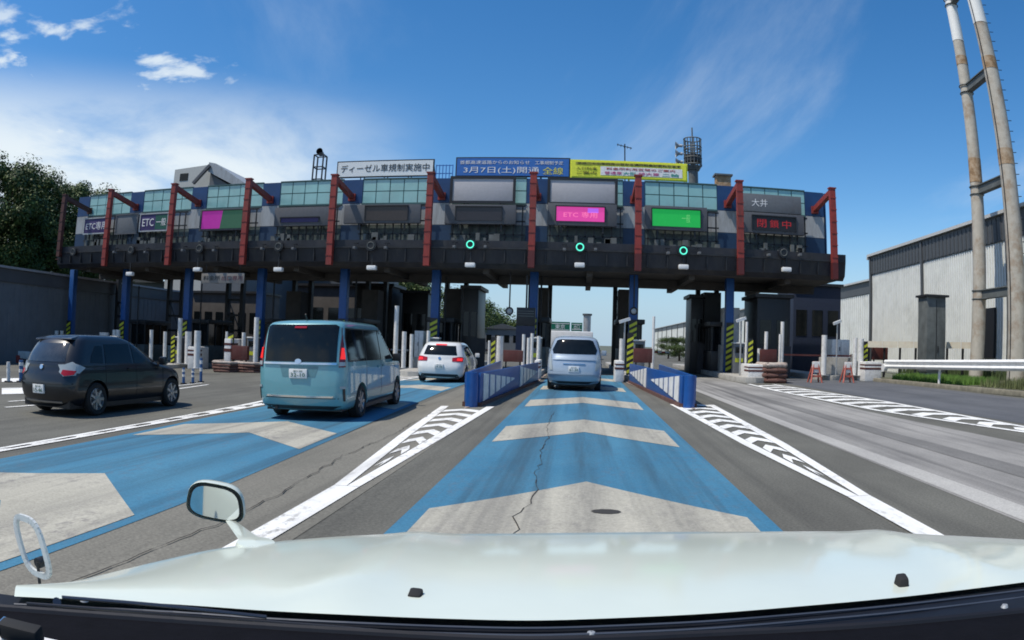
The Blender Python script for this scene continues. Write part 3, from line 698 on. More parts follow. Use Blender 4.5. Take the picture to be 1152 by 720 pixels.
# roof top things
def lattice_tower(name, px0, py_top, py_bot, px1, Yp, label, cat, m):
    a, b = atY(px0,py_bot,Yp), atY(px1,py_top,Yp); w_ = abs(b.x-a.x)/2; cx = (a.x+b.x)/2; z0_, z1_ = 9.4, b.z
    r = empty(name, (cx, Yp, z0_), 0, label, cat); f = MB(); H = z1_-z0_
    for sx_ in (-1,1):
        for sy_ in (-1,1): f.box(sx_*w_-.04,sx_*w_+.04,sy_*w_-.04,sy_*w_+.04,0,H)
    n = 4
    for k in range(n+1):
        z_ = H*k/n
        for s in (-1,1): f.box(-w_,w_,s*w_-.03,s*w_+.03,z_-.03,z_+.03); f.box(s*w_-.03,s*w_+.03,-w_,w_,z_-.029,z_+.029)
    f.build('lattice_frame', m, r)
    return r, w_, H
r, w_, H = lattice_tower('speaker_tower', 353.5, 175, 199, 366, 40, 'small dark lattice tower with a loudspeaker on top, left of the white banner', 'tower', M['steel'])
MB().lathe([(-.3,.22),(.1,.1),(.25,.1),(.25,.001)], (0,0,H+.22), 'Y').box(-.1,.1,-.1,.1,H,H+.2).build('loudspeaker', M['black'], r, smooth=True)
# cylindrical radio mast
p = atY(780,200,48); r = empty('radio_mast', (p.x, 48, 9.0), 0, 'cylindrical grey caged radio mast right of the yellow banner', 'mast')
zt = atY(780,157,48).z-9.0; zm = atY(780,178,48).z-9.0; zb = atY(780,192,48).z-9.0
f = MB(); f.tube((0,0,0),(0,0,zb), .35); f.tube((0,0,zb),(0,0,zb+.3), .45,.62); f.build('mast_stem', M['cabinet'], r, smooth=True)
MB().tube((0,0,zm-.3),(0,0,zm+.2), .62, n=20).build('mast_drum', M['steel'], r, smooth=True)
f = MB()
for k in range(16): t = 2*PI*k/16; f.tube((.62*math.cos(t),.62*math.sin(t),zb+.3),(.62*math.cos(t),.62*math.sin(t),zt), .035, n=5)
for z_ in (zb+.4, zb+.9, zm+.6, zt-.6, zt): f.ring((0,0,z_), .63, .045, 'Z', 20, 5)
f.tube((0,0,zb),(0,0,zt+.9),.05); f.build('mast_cage', M['cabinet'], r, smooth=True)
f = MB()
for k in range(3):
    f.lathe([(-.28,.28),(-.05,.1),(.2,.12)], (-.95,0,zb+.6+k*.6), 'X'); f.box(-.9,-.5,-.04,.04,zb+.57+k*.6,zb+.63+k*.6)
f.build('loudspeaker', M['pwhite'], r, smooth=True)
p = atY(703,179,48); r = empty('television_antenna', (p.x, 48, 9.4), 0, 'thin tilted rooftop antenna behind the yellow banner', 'antenna')
za = atY(703,162,48).z-9.4
f = MB().tube((0,0,0),(0,0,za), .045); f.bar((-.55,0,za-.05),(.5,0,za-.3), .05,.05)
for k in range(5): xx = -.5+k*.23; f.bar((xx,-.3,za-.07-k*.06),(xx,.3,za-.07-k*.06), .03,.03)
f.build('antenna_rods', M['steel'], r)
p = atY(813,200,40); r = empty('roof_cabinet', (p.x, 40, 9.4), 0, 'small brown box cabinet on the gate roof beside the red frame', 'cabinet')
zc = atY(813,197,40).z-9.4; MB().box(-.45,.45,-.3,.3,0,zc-.1).build('cabinet_body', M['rust'], r, bevel=.02); MB().box(-.55,.55,-.4,.4,zc-.1,zc).build('cabinet_lid', M['cabinet'], r)
# white building behind the gate at left
bd = empty('office_building', (-40, 62, 0), 0, 'white office building with a sloping roof rising behind the left of the gate', 'building')
o_ = Vector((-40,62,0))
def rel(u, v, Y_): return atY(u,v,Y_)-o_
a, b_, c_, d_, e_ = rel(197,191,62), rel(238,185,62), rel(248,189,62), rel(276,207,62), rel(222,205,62)
f = MB(); f.prism([(a.x,0,-3),(a.x,0,a.z),(b_.x,0,b_.z),(b_.x,0,-3)], (0,12,0)); f.build('wall', M['silverbox'], bd)
f = MB(); f.prism([(b_.x+.02,-.6,b_.z+.1),(b_.x+.9,-.6,b_.z-.1),(d_.x+1.5,-.6,d_.z-.8),(d_.x+1.5,-.6,d_.z-1.4),(b_.x+.02,-.6,b_.z-.9)], (0,13,0)); f.build('roof', M['pwhite'], bd)
f = MB(); f.prism([(b_.x+.02,0,-3),(b_.x+.02,0,b_.z-1),(d_.x+1,0,d_.z-1.6),(d_.x+1,0,-3)], (0,12,0)); f.build('wall', M['lgrey'], bd)
f = MB(); f.box(a.x+.8,a.x+1.9,-.03,-.004,a.z-1.3,a.z-.5); f.build('window', M['glass'], bd)
f = MB(); f.bar((e_.x,-.8,e_.z-.3),(b_.x+.3,-.8,b_.z-.3), .35,.3); f.build('roof_brace', M['grey'], bd)

# ------------------------------------------------------------------ ISLANDS and their furniture
noseY = {0:33,1:32,2:31,3:30,4:30,5:27,6:28,7:29.5,8:33}
isl_lab = ['far left island','island second from the left','island with the left bumper stacks','island behind the turquoise minivan','island left of the white hatchback','island left of the silver minivan','island right of the silver minivan','island with the big dark cabin','rightmost island by the barricades']
for i, x in enumerate(XI):
    y0 = noseY[i]; z0_ = gz(x); hw = .72
    pts = [(x-hw,y0+.7,z0_-.1),(x-hw*.6,y0+.15,z0_-.1),(x,y0,z0_-.1),(x+hw*.6,y0+.15,z0_-.1),(x+hw,y0+.7,z0_-.1),(x+hw,52,z0_-.1),(x-hw,52,z0_-.1)]
    o = MB().prism(pts, (0,0,.34)).build('toll_island', M['concrete'], bevel=.03)
    tag(o, 'raised concrete kerb of the '+isl_lab[i], 'traffic island', 'toll islands')
def blk(name, x, y, w_, d_, z0_, h, m, label, cat, group=None, bevel=.02):
    o = MB().box(-w_/2,w_/2,-d_/2,d_/2,0,h).build(name, m, bevel=bevel); o.location = (x,y,z0_); return tag(o, label, cat, group)
def px_rect(u0, v0, u1, v1, Yp):
    c = atY((u0+u1)/2,(v0+v1)/2,Yp); return c.x, atY(u1,v0,Yp).x-atY(u0,v0,Yp).x, atY((u0+u1)/2,v1,Yp).z, atY((u0+u1)/2,v0,Yp).z
def post(u0, v0, u1, v1, Yp, label, m=None, group='white posts on the toll islands', name='island_post', cat='post', drop=True):
    cx, w_, zb_, zt_ = px_rect(u0,v0,u1,v1,Yp); zf = gz(cx)+.24 if drop else zb_
    if zf > zb_ and zf < zt_-.2: pass
    else: zf = min(zf, zb_)
    r = empty(name, (cx,Yp,zf), 0, label, cat, group); h = zt_-zf
    MB().tube((0,0,.03),(0,0,h), w_/2, n=14).build('post_shaft', m or M['post_white'], r, smooth=True)
    MB().box(-w_*.8,w_*.8,-w_*.8,w_*.8,0,.03).build('foot_plate', M['galv'], r)
    return r
def marker(u0, v0, u1, v1, Yp, label):
    cx, w_, zb_, zt_ = px_rect(u0,v0,u1,v1,Yp); zf = min(gz(cx)+.24, zb_)
    r = empty('striped_marker', (cx,Yp,zf), 0, label, 'marker post', 'yellow and black striped marker posts'); h = zt_-zf
    MB().box(-w_/2,w_/2,0,.12,0,h).build('marker_board', M['black'], r)
    f = MB(); z_ = .04
    while z_ < h-.3: f.prism([(-w_/2,-.004,z_),(w_/2,-.004,z_+.14),(w_/2,-.004,z_+.27),(-w_/2,-.004,z_+.13)], (0,-.006,0)); z_ += .26
    f.build('stripes', M['yellow'], r); return r
def redboard(u0, v0, u1, v1, Yp, label):
    cx, w_, zb_, zt_ = px_rect(u0,v0,u1,v1,Yp); zf = gz(cx)+.24
    r = empty('maroon_board', (cx,Yp,zf), 0, label, 'board', 'maroon boards on the islands')
    MB().box(-w_/2,w_/2,0,.25,zb_-zf,zt_-zf).build('board', M['maroon'], r, bevel=.02)
    f = MB(); f.box(-w_*.4,-w_*.4+.06,.08,.16,0,zb_-zf); f.box(w_*.4-.06,w_*.4,.08,.16,0,zb_-zf); f.build('leg', M['steel'], r)
    return r
def block(u0, v0, u1, v1, Yp, label, m=None):
    cx, w_, zb_, zt_ = px_rect(u0,v0,u1,v1,Yp); zf = gz(cx)
    r = empty('concrete_block', (cx,Yp,zf), 0, label, 'concrete block', 'concrete blocks at the island heads'); h = zt_-zf
    MB().box(-w_/2,w_/2,0,1.6,0,h).build('block_body', m or M['post_white'], r, bevel=.05)
    MB().box(-w_/2-.006,w_/2+.006,-.008,.8,h*.60,h*.70).box(-w_/2-.006,w_/2+.006,-.008,.8,h*.80,h*.87).build('dark_stripe', M['maroon'], r)
    return r
def bumper(u0, v0, u1, v1, Yp, label):
    """stack of rubbery sausage bags wrapped round the island head, pale top"""
    cx, w_, zb_, zt_ = px_rect(u0,v0,u1,v1,Yp); zf = gz(cx); h = zt_-zf; n = 4
    r = empty('bumper_stack', (cx,Yp,zf), 0, label, 'crash bumper', 'brown crash bumpers at the island heads')
    rr = h/n/2
    for k in range(n):
        f = MB(); z_ = rr*(2*k+1)-.0; pts = [(-w_*.5+rr,1.6,z_),(-w_*.5+rr*1.0,.45,z_),(-w_*.32,.12,z_),(0,.02+rr*.2,z_),(w_*.32,.12,z_),(w_*.5-rr,.45,z_),(w_*.5-rr,1.6,z_)]
        pts = [(a+random.uniform(-.03,.03), b+random.uniform(-.03,.03), c) for a,b,c in pts]
        for a, b in zip(pts, pts[1:]): f.tube(a, b, rr*random.uniform(.98,1.08), rr*random.uniform(.95,1.08), n=12)
        for q in pts[1:-1]: f.ring(q, rr*.55, rr*.52, 'Z', 10, 8)
        f.build('bumper_bag', M['rubber'] if k < n-1 else mat('bumper_top', (.42,.36,.31), .8, var=.4, scale=4, bump=.5, dirt=.5, dirtcol=(.17,.07,.05), dscale=3), r, smooth=True, angle=60)
    return r

# blue crash boards: V at the heads of islands 5 and 6
def crash_v(xc, y0, xl, xr, y1, label):
    r = empty('crash_barrier', (xc, y0, gz(xc)), 0, label, 'crash barrier', 'blue crash barriers at the island heads'); H = .76
    MB().tube((0,.05,0),(0,.05,H+.02), .14, n=18).build('nose_post', M['barrier'], r, smooth=True)
    for xe in (xl-xc, xr-xc):
        yl = y1-y0; f = MB(); a, b = Vector((.0+.12*(1 if xe>0 else -1),.15,0)), Vector((xe,yl,0)); d = b-a; n_ = Vector((-d.y,d.x,0)).normalized()*(-1 if xe > 0 else 1)
        n_ = n_ if n_.x*xe > 0 else -n_
        f.hexa([a+Vector((0,0,.1)), b+Vector((0,0,.1)), b+n_*.06+Vector((0,0,.1)), a+n_*.06+Vector((0,0,.1))], [a+Vector((0,0,H)), b+Vector((0,0,H)), b+n_*.06+Vector((0,0,H)), a+n_*.06+Vector((0,0,H))])
        f.build('side_board', M['barrier'], r, bevel=.012)
        f = MB(); f.hexa([a, b, b+n_*.1, a+n_*.1], [p+Vector((0,0,.1)) for p in (a, b, b+n_*.1, a+n_*.1)]); f.build('base_rail', M['rubber'], r)
        f = MB()
        for t0, t1 in ((.02,.46),(.55,.97)):
            m_ = 6
            for k in range(m_):
                t = t0+(t1-t0)*(k+.1)/m_; t2 = t0+(t1-t0)*(k+.8)/m_; hh = (H-.13)*(1-k/m_)*.5; zc = .1+(H-.1)/2
                p0, p1 = a+d*t+n_*.065, a+d*t2+n_*.065; k2 = max(.02, hh-(H-.12)*.5/m_*.7)
                q = [p0+Vector((0,0,zc-hh)), p1+Vector((0,0,zc-k2)), p1+Vector((0,0,zc+k2)), p0+Vector((0,0,zc+hh))]
                f.prism(q, n_*.02)
        f.build('arrow_batten', M['batten'], r)
    return r
crash_v(-2.36, 15.5, -2.95, -1.60, 26.6, 'blue crash barrier with white arrow battens left of the silver minivan lane')
crash_v(2.64, 16.6, 2.0, 3.1, 27.5, 'blue crash barrier with white arrow battens right of the silver minivan lane')
sheet('pavement', [[(-2.42,14.8),(-1.5,26),(-1.5,33),(-3.35,33),(-3.35,26)], [(2.72,15.9),(3.55,27),(3.55,33),(1.85,33),(1.85,27)]], .02, mat('apron_pink', (.30,.24,.20), .85, var=.25, scale=4, dirt=.5, dirtcol=(.18,.16,.14)))

# island 5 (left of ego lane)
post(549,383,551.5,408,30,'short grey post left of the striped marker on the island left of the silver minivan')
marker(552.5,379,557,408,29.5,'striped marker on the island left of the silver minivan')
post(558.5,378,566,406,30,'thick white post right of the striped marker, left of the silver minivan')
redboard(566,394,588,407,29,'maroon board left of the silver minivan')
for u0,v0,u1,v1,l in ((587,376,590.5,408,'first slim white post right of the maroon board, left of the silver minivan'),(592.5,380,596,408,'second slim white post right of the maroon board, left of the silver minivan'),(596.5,375,600,407,'tallest slim white post of the row left of the silver minivan'),(603.5,378,607.5,418,'white post nearest the silver minivan on its left')): post(u0,v0,u1,v1,30.5,l)
block(601,405,607,424,28,'narrow concrete block at the left wheel side of the silver minivan')
# island 6
post(696.5,381,702,410,30.5,'short white post right of the silver minivan')
block(692.5,406,702,430,27.8,'concrete block with dark bands right of the silver minivan')
marker(705.5,374,712.5,408,29.5,'striped marker right of the silver minivan')
redboard(713,392,734,408,29,'maroon board behind the right blue crash barrier')
post(733.5,356,736.5,408,30.5,'tall thin white pole behind the right blue crash barrier')
# island 7
post(838,362,841,425,31.5,'tall grey pole on the island with the dark cabin')
marker(842,381,847,408,31,'striped marker on the island with the dark cabin')
block(842,410,862,430.5,29.8,'white concrete block with dark bands beside the brown bumper stack')
bumper(860,408,889,433,29.4,'dark brown bumper stack with pale top at the island right of the middle')
redboard(856,393,874,408,31.5,'maroon board above the bumper stack right of the middle')
post(860,373,864,393,32,'short slim post behind the maroon board right of the middle'); post(876,376,879,408,32,'shorter of two white posts above the right bumper stack'); post(878,362,882,406,32.4,'tallest white post above the right bumper stack'); post(852,392,856,408,32,'stubby white post left of the maroon board right of the middle')
# island 2 (brown bumper left of van) and other left islands
bumper(234,406,262,433,30.2,'brown bumper stack nearest the black hatchback')
bumper(258,407,290,433,30.6,'brown bumper stack nearest the turquoise minivan')
redboard(260,389,278,405,31.5,'maroon board above the left bumper stacks')
block(252,381,259.5,403,31.6,'pale box beside the maroon board on the left', M['post_white'])
post(285.5,357,290.5,407,31.5,'tallest white post left of the turquoise minivan'); marker(256,375,262,405,31.8,'striped marker behind the left maroon board')
post(272,374,276,404,32.5,'slim white post behind the left maroon board, right one'); post(253.5,373,256,402,32.6,'slim white post behind the left maroon board, left one')
post(218.5,372,225,428,28.0,'white post right of the black hatchback, standing forward of the island')
marker(192.5,373,196.5,400,34,'striped marker above the bonnet of the black hatchback'); post(200,358,204.5,401,34,'tall pale post above the bonnet of the black hatchback'); post(208.5,373,215,402,33.5,'thick white post above the bonnet of the black hatchback')
post(168.5,371,172,398,34,'slim white post above the roof of the black hatchback, left one'); post(184,373,187.5,396,34,'slim white post above the roof of the black hatchback, right one')
block(211,390,219,404,32.8,'small white box between the posts right of the black hatchback')
for k,(u0,v0,u1,v1) in enumerate(((39,372,42.5,392),(45.5,372,50.5,390),(54.5,373,58.5,380),(62,372,65.5,380),(68,372,71,380),(113,374,122,380),(127,371,130.5,380),(131,371,135,380))):
    post(u0,v0,u1,v1,35,'white post number %s from the left in the row beyond the black hatchback' % ['one','two','three','four','five','six','seven','eight'][k])
redboard(36,382,47,395,34.5,'maroon board far left beyond the black hatchback')
# short delineators near left edge and by the black car
def delin(u, v0, v1, w_, col, label):
    p = gr(u, v1); d = p.length; h = (v1-v0)/800*d*1.0; rad = w_/800*d/2
    r = empty('lane_delineator', (p.x,p.y,p.z), 0, label, 'delineator', 'short lane delineators at the left')
    MB().tube((0,0,.04),(0,0,h), rad, rad*.9, n=12).build('delineator_tube', col, r, smooth=True); MB().tube((0,0,0),(0,0,.04), rad*2.2, n=12).build('rubber_base', M['tyre'], r)
    MB().tube((0,0,h*.45),(0,0,h*.6), rad*1.05, n=12).tube((0,0,h*.75),(0,0,h*.9), rad*1.04, n=12).build('reflective_band', M['post_white'], r, smooth=True)
bcol = mat('delineator_blue', (.03,.10,.25), .5); 
delin(9.5,408,430,5,M['post_white'],'white delineator at the left picture edge'); delin(24,406,430,6,bcol,'blue delineator behind the black hatchback'); 
delin(206.5,414,432,3.5,bcol,'leftmost blue delineator before the left bumper stack'); delin(217,415.5,431.5,3.5,bcol,'middle blue delineator before the left bumper stack'); delin(226,403,430,3.5,bcol,'tallest blue delineator before the left bumper stack')
# red and white roadworks barrier at far left
p = gr(14,408); r = empty('low_barrier', (p.x,p.y,p.z), 0, 'low red and white barrier at the far left beyond the black hatchback', 'barrier')
MB().box(-2.2,.6,0,.5,0,.5).build('red_block', mat('red_plastic', (.28,.04,.03), .5), r, bevel=.1); MB().box(.3,3.0,.2,.7,.3,.75).build('white_rail', M['post_white'], r, bevel=.05)
# toll booths
for i, x in enumerate(XI[:-1]):
    z0_ = gz(x)+.24
    r = empty('toll_booth', (x, 38.5, z0_), 0, 'dark glazed booth on the '+isl_lab[i], 'toll booth', 'toll booths under the canopy')
    f = MB().box(-.62,.62,-1.4,1.4,0,1.05); f.build('booth_base', M['cabinet'] if i != 7 else M['black'], r, bevel=.03)
    f = MB()
    for sx_ in (-.58,.58):
        for y_ in (-1.36,-.4,.5,1.36): f.box(sx_-.04,sx_+.04,y_-.04,y_+.04,1.05,2.35)
    f.build('booth_post', M['steel'], r)
    MB().box(-.56,.56,-1.34,1.34,1.06,2.33).build('booth_window', M['glass'], r)
    MB().box(-.75,.75,-1.6,1.6,2.35,2.6).build('booth_roof', M['steel'], r, bevel=.04)
    if i in (2,3,4,5,6,7):
        MB().box(-.5,.5,1.7,3.0,0,4.4).build('service_shaft', M['darkcon'] if i != 7 else M['black'], r)
    f = MB().tube((.3,-1.9,0),(.3,-1.9,4.7), .05); f.build('conduit', M['steel'], r, smooth=True)
def dark_cabin(u0,v0,u1,v1,Yp,d,label,m):
    cx,w_,zb_,zt_ = px_rect(u0,v0,u1,v1,Yp); z_ = gz(cx); H = zt_-z_
    r = empty('service_cabin', (cx,Yp,z_), 0, label, 'cabin'); MB().box(-w_/2,w_/2,0,d,0,H).build('wall', m, r, bevel=.02)
    MB().box(-w_/2-.15,w_/2+.15,-.2,d+.1,H,H+.18).build('roof', M['steel'], r)
    n = max(2, int(w_/1.1)); f = MB()
    for k in range(n): xx = -w_/2+w_*(k+.5)/n; f.box(xx-w_*.33/n,xx+w_*.33/n,-.03,-.004,H*.42,H*.72)
    f.build('window', M['glass'], r); MB().box(w_*.1,w_*.1+.8,-.035,-.004,.05,min(2.0,H*.4)).build('door', M['fascia'], r); return r
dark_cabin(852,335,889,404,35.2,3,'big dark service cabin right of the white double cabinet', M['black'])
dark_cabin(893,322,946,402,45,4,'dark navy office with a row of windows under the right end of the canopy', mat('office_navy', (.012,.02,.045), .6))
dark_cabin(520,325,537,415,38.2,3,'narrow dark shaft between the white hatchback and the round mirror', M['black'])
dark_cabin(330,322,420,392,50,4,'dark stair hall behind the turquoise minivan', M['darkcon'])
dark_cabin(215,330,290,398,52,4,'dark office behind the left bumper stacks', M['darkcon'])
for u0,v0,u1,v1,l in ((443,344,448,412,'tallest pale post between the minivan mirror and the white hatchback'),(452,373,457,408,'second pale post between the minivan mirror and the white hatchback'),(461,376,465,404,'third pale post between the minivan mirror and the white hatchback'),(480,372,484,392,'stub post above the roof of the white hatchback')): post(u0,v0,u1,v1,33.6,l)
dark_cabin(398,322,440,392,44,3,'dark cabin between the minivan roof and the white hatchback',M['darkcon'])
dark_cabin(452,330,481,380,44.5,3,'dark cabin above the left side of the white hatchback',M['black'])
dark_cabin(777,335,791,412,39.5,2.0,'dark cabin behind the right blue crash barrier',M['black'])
def make_machine():
    r = empty('ticket_machine'); MB().box(-.28,.28,-.25,.25,0,1.45).build('machine_body', M['lgrey'], r, bevel=.03)
    MB().box(-.2,.2,-.262,-.252,1.0,1.3).build('machine_screen', M['glass'], r); MB().box(-.3,.3,-.3,.3,1.45,1.52).build('machine_hood', M['post_white'], r, bevel=.02); MB().box(-.2,.2,-.262,-.252,.55,.75).build('machine_slot', M['yellow'], r)
    return r
def make_antenna():
    r = empty('toll_antenna'); MB().box(-.35,.35,-.1,.12,-.22,.0).build('antenna_box', M['post_white'], r, bevel=.03); MB().box(-.04,.04,-.02,.06,0,.75).build('antenna_hanger', M['steel'], r)
    return r
def make_bar():
    r = empty('lane_bar'); MB().box(-.16,.16,-.16,.16,0,1.0).build('bar_housing', M['post_white'], r, bevel=.03); MB().box(.12,2.0,-.03,.03,.86,.95).build('bar_arm', M['inkw'], r)
    for k in range(4): MB().box(.3+k*.42,.5+k*.42,-.034,.034,.855,.955).build('red_band', M['inkr'], r)
    return r
def make_notice():
    r = empty('notice_board'); MB().box(-.32,.32,-.02,.02,1.2,2.2).build('notice_panel', M['post_white'], r); MB().box(-.26,.26,-.026,-.021,1.75,2.1).build('notice_header', M['bblue'], r); MB().tube((0,.04,0),(0,.04,2.2), .03).build('notice_pole', M['galv'], r, smooth=True)
    return r
for mk, key, cat, grp, dx, yy, lab in ((make_machine,'m','ticket machine','ticket machines on the islands',.25,34.3,'grey ticket machine with dark screen on the '),(make_bar,'b','lane bar','lane bars under the canopy',.5,40.2,'striped lane bar with white housing on the ')):
    src = mk()
    for i in range(8):
        o = src if i == 0 else copy_tree(src); x = XI[i]+dx
        if key == 'a': o.location = (x, yy, 4.25)
        else: o.location = (x, yy, gz(x)+.24)
        tag(o, lab+isl_lab[i], cat, grp)
# round convex mirrors hanging from canopy
for u, v, lab in ((573,350,'round hanging mirror ring left of the silver minivan'), (713,350,'round hanging mirror ring right of the silver minivan')):
    p = atY(u, v, 34.5); r = empty('round_mirror', (p.x,34.5,p.z), 0, lab, 'mirror', 'round hanging mirrors')
    MB().ring((0,0,0), .17, .035).build('mirror_rim', M['black'], r, smooth=True); MB().lathe([(0,.001),(.03,.15),(.05,.15),(.05,.001)], axis='Y').build('mirror_face', M['galv'], r, smooth=True)
    MB().tube((0,.03,.18),(0,.03,4.9-p.z), .035).build('hanger_pole', M['black'], r)
# lane number / info box dark left of centre
r,hw,hh,s = board('equipment_box', (581,346,602,366), 34.2, M['black'], 'dark hanging equipment box with pale slots left of the silver minivan', 'equipment box'); 
f = MB();
for k in range(3): f.box(-hw*.85,hw*.85,-.02,-.004,hh*(1.0+.28*k),hh*(1.08+.28*k))
f.build('slots', M['cabinet'], r); MB().box(-.04,.04,.1,.2,2*hh,2*hh+1.6).build('hanger', M['steel'], r); MB().box(-hw,hw,.02,.25,-1.2,-.02).build('lower_box', mat('box_navy', (.015,.02,.05), .5), r)
# pole cameras (white)
for u, v, Yp, lab in ((703,362,31,'white camera on a bracket right of the silver minivan'), (834,361,31.5,'white camera on a pole by the white cabinet'), (942,364,33,'white camera on a pole above the grey cabinet at the right')):
    p = atY(u, v, Yp); r = empty('pole_camera', (p.x,Yp,gz(p.x)+.2), 0, lab, 'camera', 'white pole cameras'); h = p.z-.2
    MB().tube((0,0,0),(0,0,h), .04).build('camera_pole', M['galv'], r, smooth=True)
    f = MB(); f.bar((-.24,-.1,h-.02),(.22,.05,h+.14), .12,.13); f.build('camera_body', M['lamp'], r)
# white cabinet at island 7 rear left
def cabinet(u0,v0,u1,v1,Yp,d,label,m,name='equipment_cabinet',base=None):
    cx,w_,zb_,zt_ = px_rect(u0,v0,u1,v1,Yp); r = empty(name,(cx,Yp,gz(cx)),0,label,'cabinet')
    z_ = zb_-gz(cx); MB().box(-w_/2,w_/2,0,d,z_,zt_-gz(cx)).build('cabinet_body', m, r, bevel=.03)
    MB().box(-.008,.008,-.006,.01,z_+.1,zt_-gz(cx)-.1).box(-w_*.1,-w_*.05,-.03,0,(z_+zt_-gz(cx))/2-.1,(z_+zt_-gz(cx))/2+.1).build('door_seam', M['grey'], r)
    bu = base if base else z_
    MB().box(-w_/2-.15,w_/2+.15,-.1,d+.1,0,max(z_,.05)-.004).build('plinth', M['concrete'], r, bevel=.03); return r
cabinet(814.5,346,832,388,36.5,1.0,'tall white double cabinet left of the dark cabin',M['post_white'])
cabinet(466,372,476,402,34.5,.8,'pale narrow cabinet left of the white hatchback',M['post_white'])
cabinet(936,382,956,403,34.5,.8,'white steel cabinet behind the barricades at the right',M['post_white'])
cx,w_,zb_,zt_ = px_rect(924,402,960,425,33.5)
blk('concrete_wall', cx, 33.7, w_, .4, 0, zt_, M['concrete'], 'low pale concrete wall behind the barricades', 'wall')
post(924,377,930,422,33,'white square post left of the barricades'); post(959.5,380,964,424,33,'first tall white post right of the barricades'); post(965.5,381,971,424,32.8,'second tall white post right of the barricades')
marker(971,384,976,407,33,'striped marker right of the barricades')
block(973,407,992,429,32,'white concrete block with dark bands at the head of the guardrail')
redboard(982,391,999,405,34,'maroon board behind the guardrail head')
def barricade(u, label):
    p = gr(u, 430.5); r = empty('road_barricade', p, 0, label, 'barricade', 'red and white barricades at the right')
    f = MB(); f.bar((-.28,-.2,0),(-.1,0,.95), .07,.05); f.bar((.28,-.2,0),(.1,0,.95), .07,.05); f.bar((-.28,.3,0),(-.1,0.05,.95), .07,.05); f.bar((.28,.3,0),(.1,.05,.95), .07,.05); f.build('leg', mat('barricade_red', (.4,.10,.07), .6, var=.3), r)
    MB().box(-.2,.2,-.06,-.02,.45,.95).build('white_board', M['post_white'], r, bevel=.02)
    MB().box(-.23,.23,-.1,-.065,.25,.34).box(-.2,.2,-.08,-.062,.6,.68).build('red_stripe', mat('barricade_red', (.4,.10,.07), .6), r)
barricade(917,'left one of two red and white barricades'); barricade(953,'right one of two red and white barricades')
p0, p1 = atY(880,399,33.2), atY(958,398,33.2)
r = empty('gate_arm', ((p0.x+p1.x)/2,33.2,0), 0, 'thin dark gate arm lying across behind the barricades', 'gate arm')
MB().box(-(p1.x-p0.x)/2,(p1.x-p0.x)/2,0,.06,p0.z-.04,p0.z+.04).build('arm', M['maroon'], r)
MB().box((p1.x-p0.x)/2,(p1.x-p0.x)/2+.25,-.1,.2,0,p0.z+.1).build('arm_post', M['galv'], r)

# ------------------------------------------------------------------ GUARDRAIL, poles, cabinet, fences at right
GP = [(14.0,31.3),(14.55,27),(15.0,22),(15.45,16),(15.7,8)]
GP = [(14.7,31.0),(15.1,27),(15.5,22),(15.9,16),(16.3,6)]
r = empty('guardrail', (GP[0][0],GP[0][1],.14), 0, 'white W-beam guardrail along the right verge', 'guardrail')
o_ = Vector((GP[0][0],GP[0][1],.14)); f = MB()
prof = [(0,.52),(-.05,.56),(-.08,.62),(-.05,.68),(.0,.71),(-.0,.74),(-.05,.78),(-.08,.84),(-.05,.90),(0,.93)]
rows = []
for x, y in GP: rows.append([f.bm.verts.new(Vector((x+a,y,.14+b+(31-y)*.016))-o_) for a, b in prof])
for a, b in zip(rows, rows[1:]):
    for k in range(len(prof)-1): f.bm.faces.new((a[k],b[k],b[k+1],a[k+1]))
f.build('rail_beam', mat('rail_white', (.78,.78,.75), .4, var=.05, dirt=.25, dirtcol=(.4,.37,.33)), r, smooth=True, angle=50)
o2 = MB().lathe([(-.1,.001),(-.1,.2),(.1,.2),(.1,.001)], (0,.05,.56), 'X', 16).build('end_cap', M['white'], r, smooth=True)
for x, y in [(15.25,26.4),(15.75,19.4),(16.1,12)]:
    MB().tube(Vector((x+.12,y,.1))-o_, Vector((x+.12,y,1.05))-o_, .06, n=10).build('rail_post', M['white'], r, smooth=True)
# grass mound behind guardrail
def tuft_field(name, pts, n, hmin, hmax, m, label, cat=None, kind='stuff'):
    bm = bmesh.new()
    for k in range(n):
        (x0,y0),(x1,y1),wd = pts; t = random.random(); s = random.random()
        x = x0+(x1-x0)*t+wd*s; y = y0+(y1-y0)*t; h = random.uniform(hmin,hmax); a = random.random()*PI; c = Vector((x,y,.15)); w_ = random.uniform(.015,.04)
        d = Vector((math.cos(a),math.sin(a),0))*w_; tip = c+Vector((random.uniform(-.08,.08),random.uniform(-.08,.08),h))
        bm.faces.new([bm.verts.new(c-d),bm.verts.new(c+d),bm.verts.new(tip)])
    me = bpy.data.meshes.new(name); bm.to_mesh(me); bm.free(); me.materials.append(m); o = bpy.data.objects.new(name, me); C.objects.link(o)
    tag(o, label, cat, kind=kind); return o
tuft_field('grass', [(15.0,30.8),(15.7,24.8),2.2], 9000, .12,.38, mat('grass_blade', (.10,.20,.03), .8, var=.4, scale=2), 'bright green grass strip behind the guardrail', 'grass')
tuft_field('weeds', [(15.9,24),(17,14),3.5], 5000, .08,.45, mat('weed_blade', (.11,.13,.05), .8, var=.5, scale=2), 'dry weeds and low growth along the right verge', 'weeds')
tuft_field('weeds', [(20,40),(21,26),3], 7000, .15,.9, mat('weed_blade2', (.06,.09,.03), .8, var=.5, scale=2), 'dark bushes of weeds at the foot of the warehouse', 'weeds')
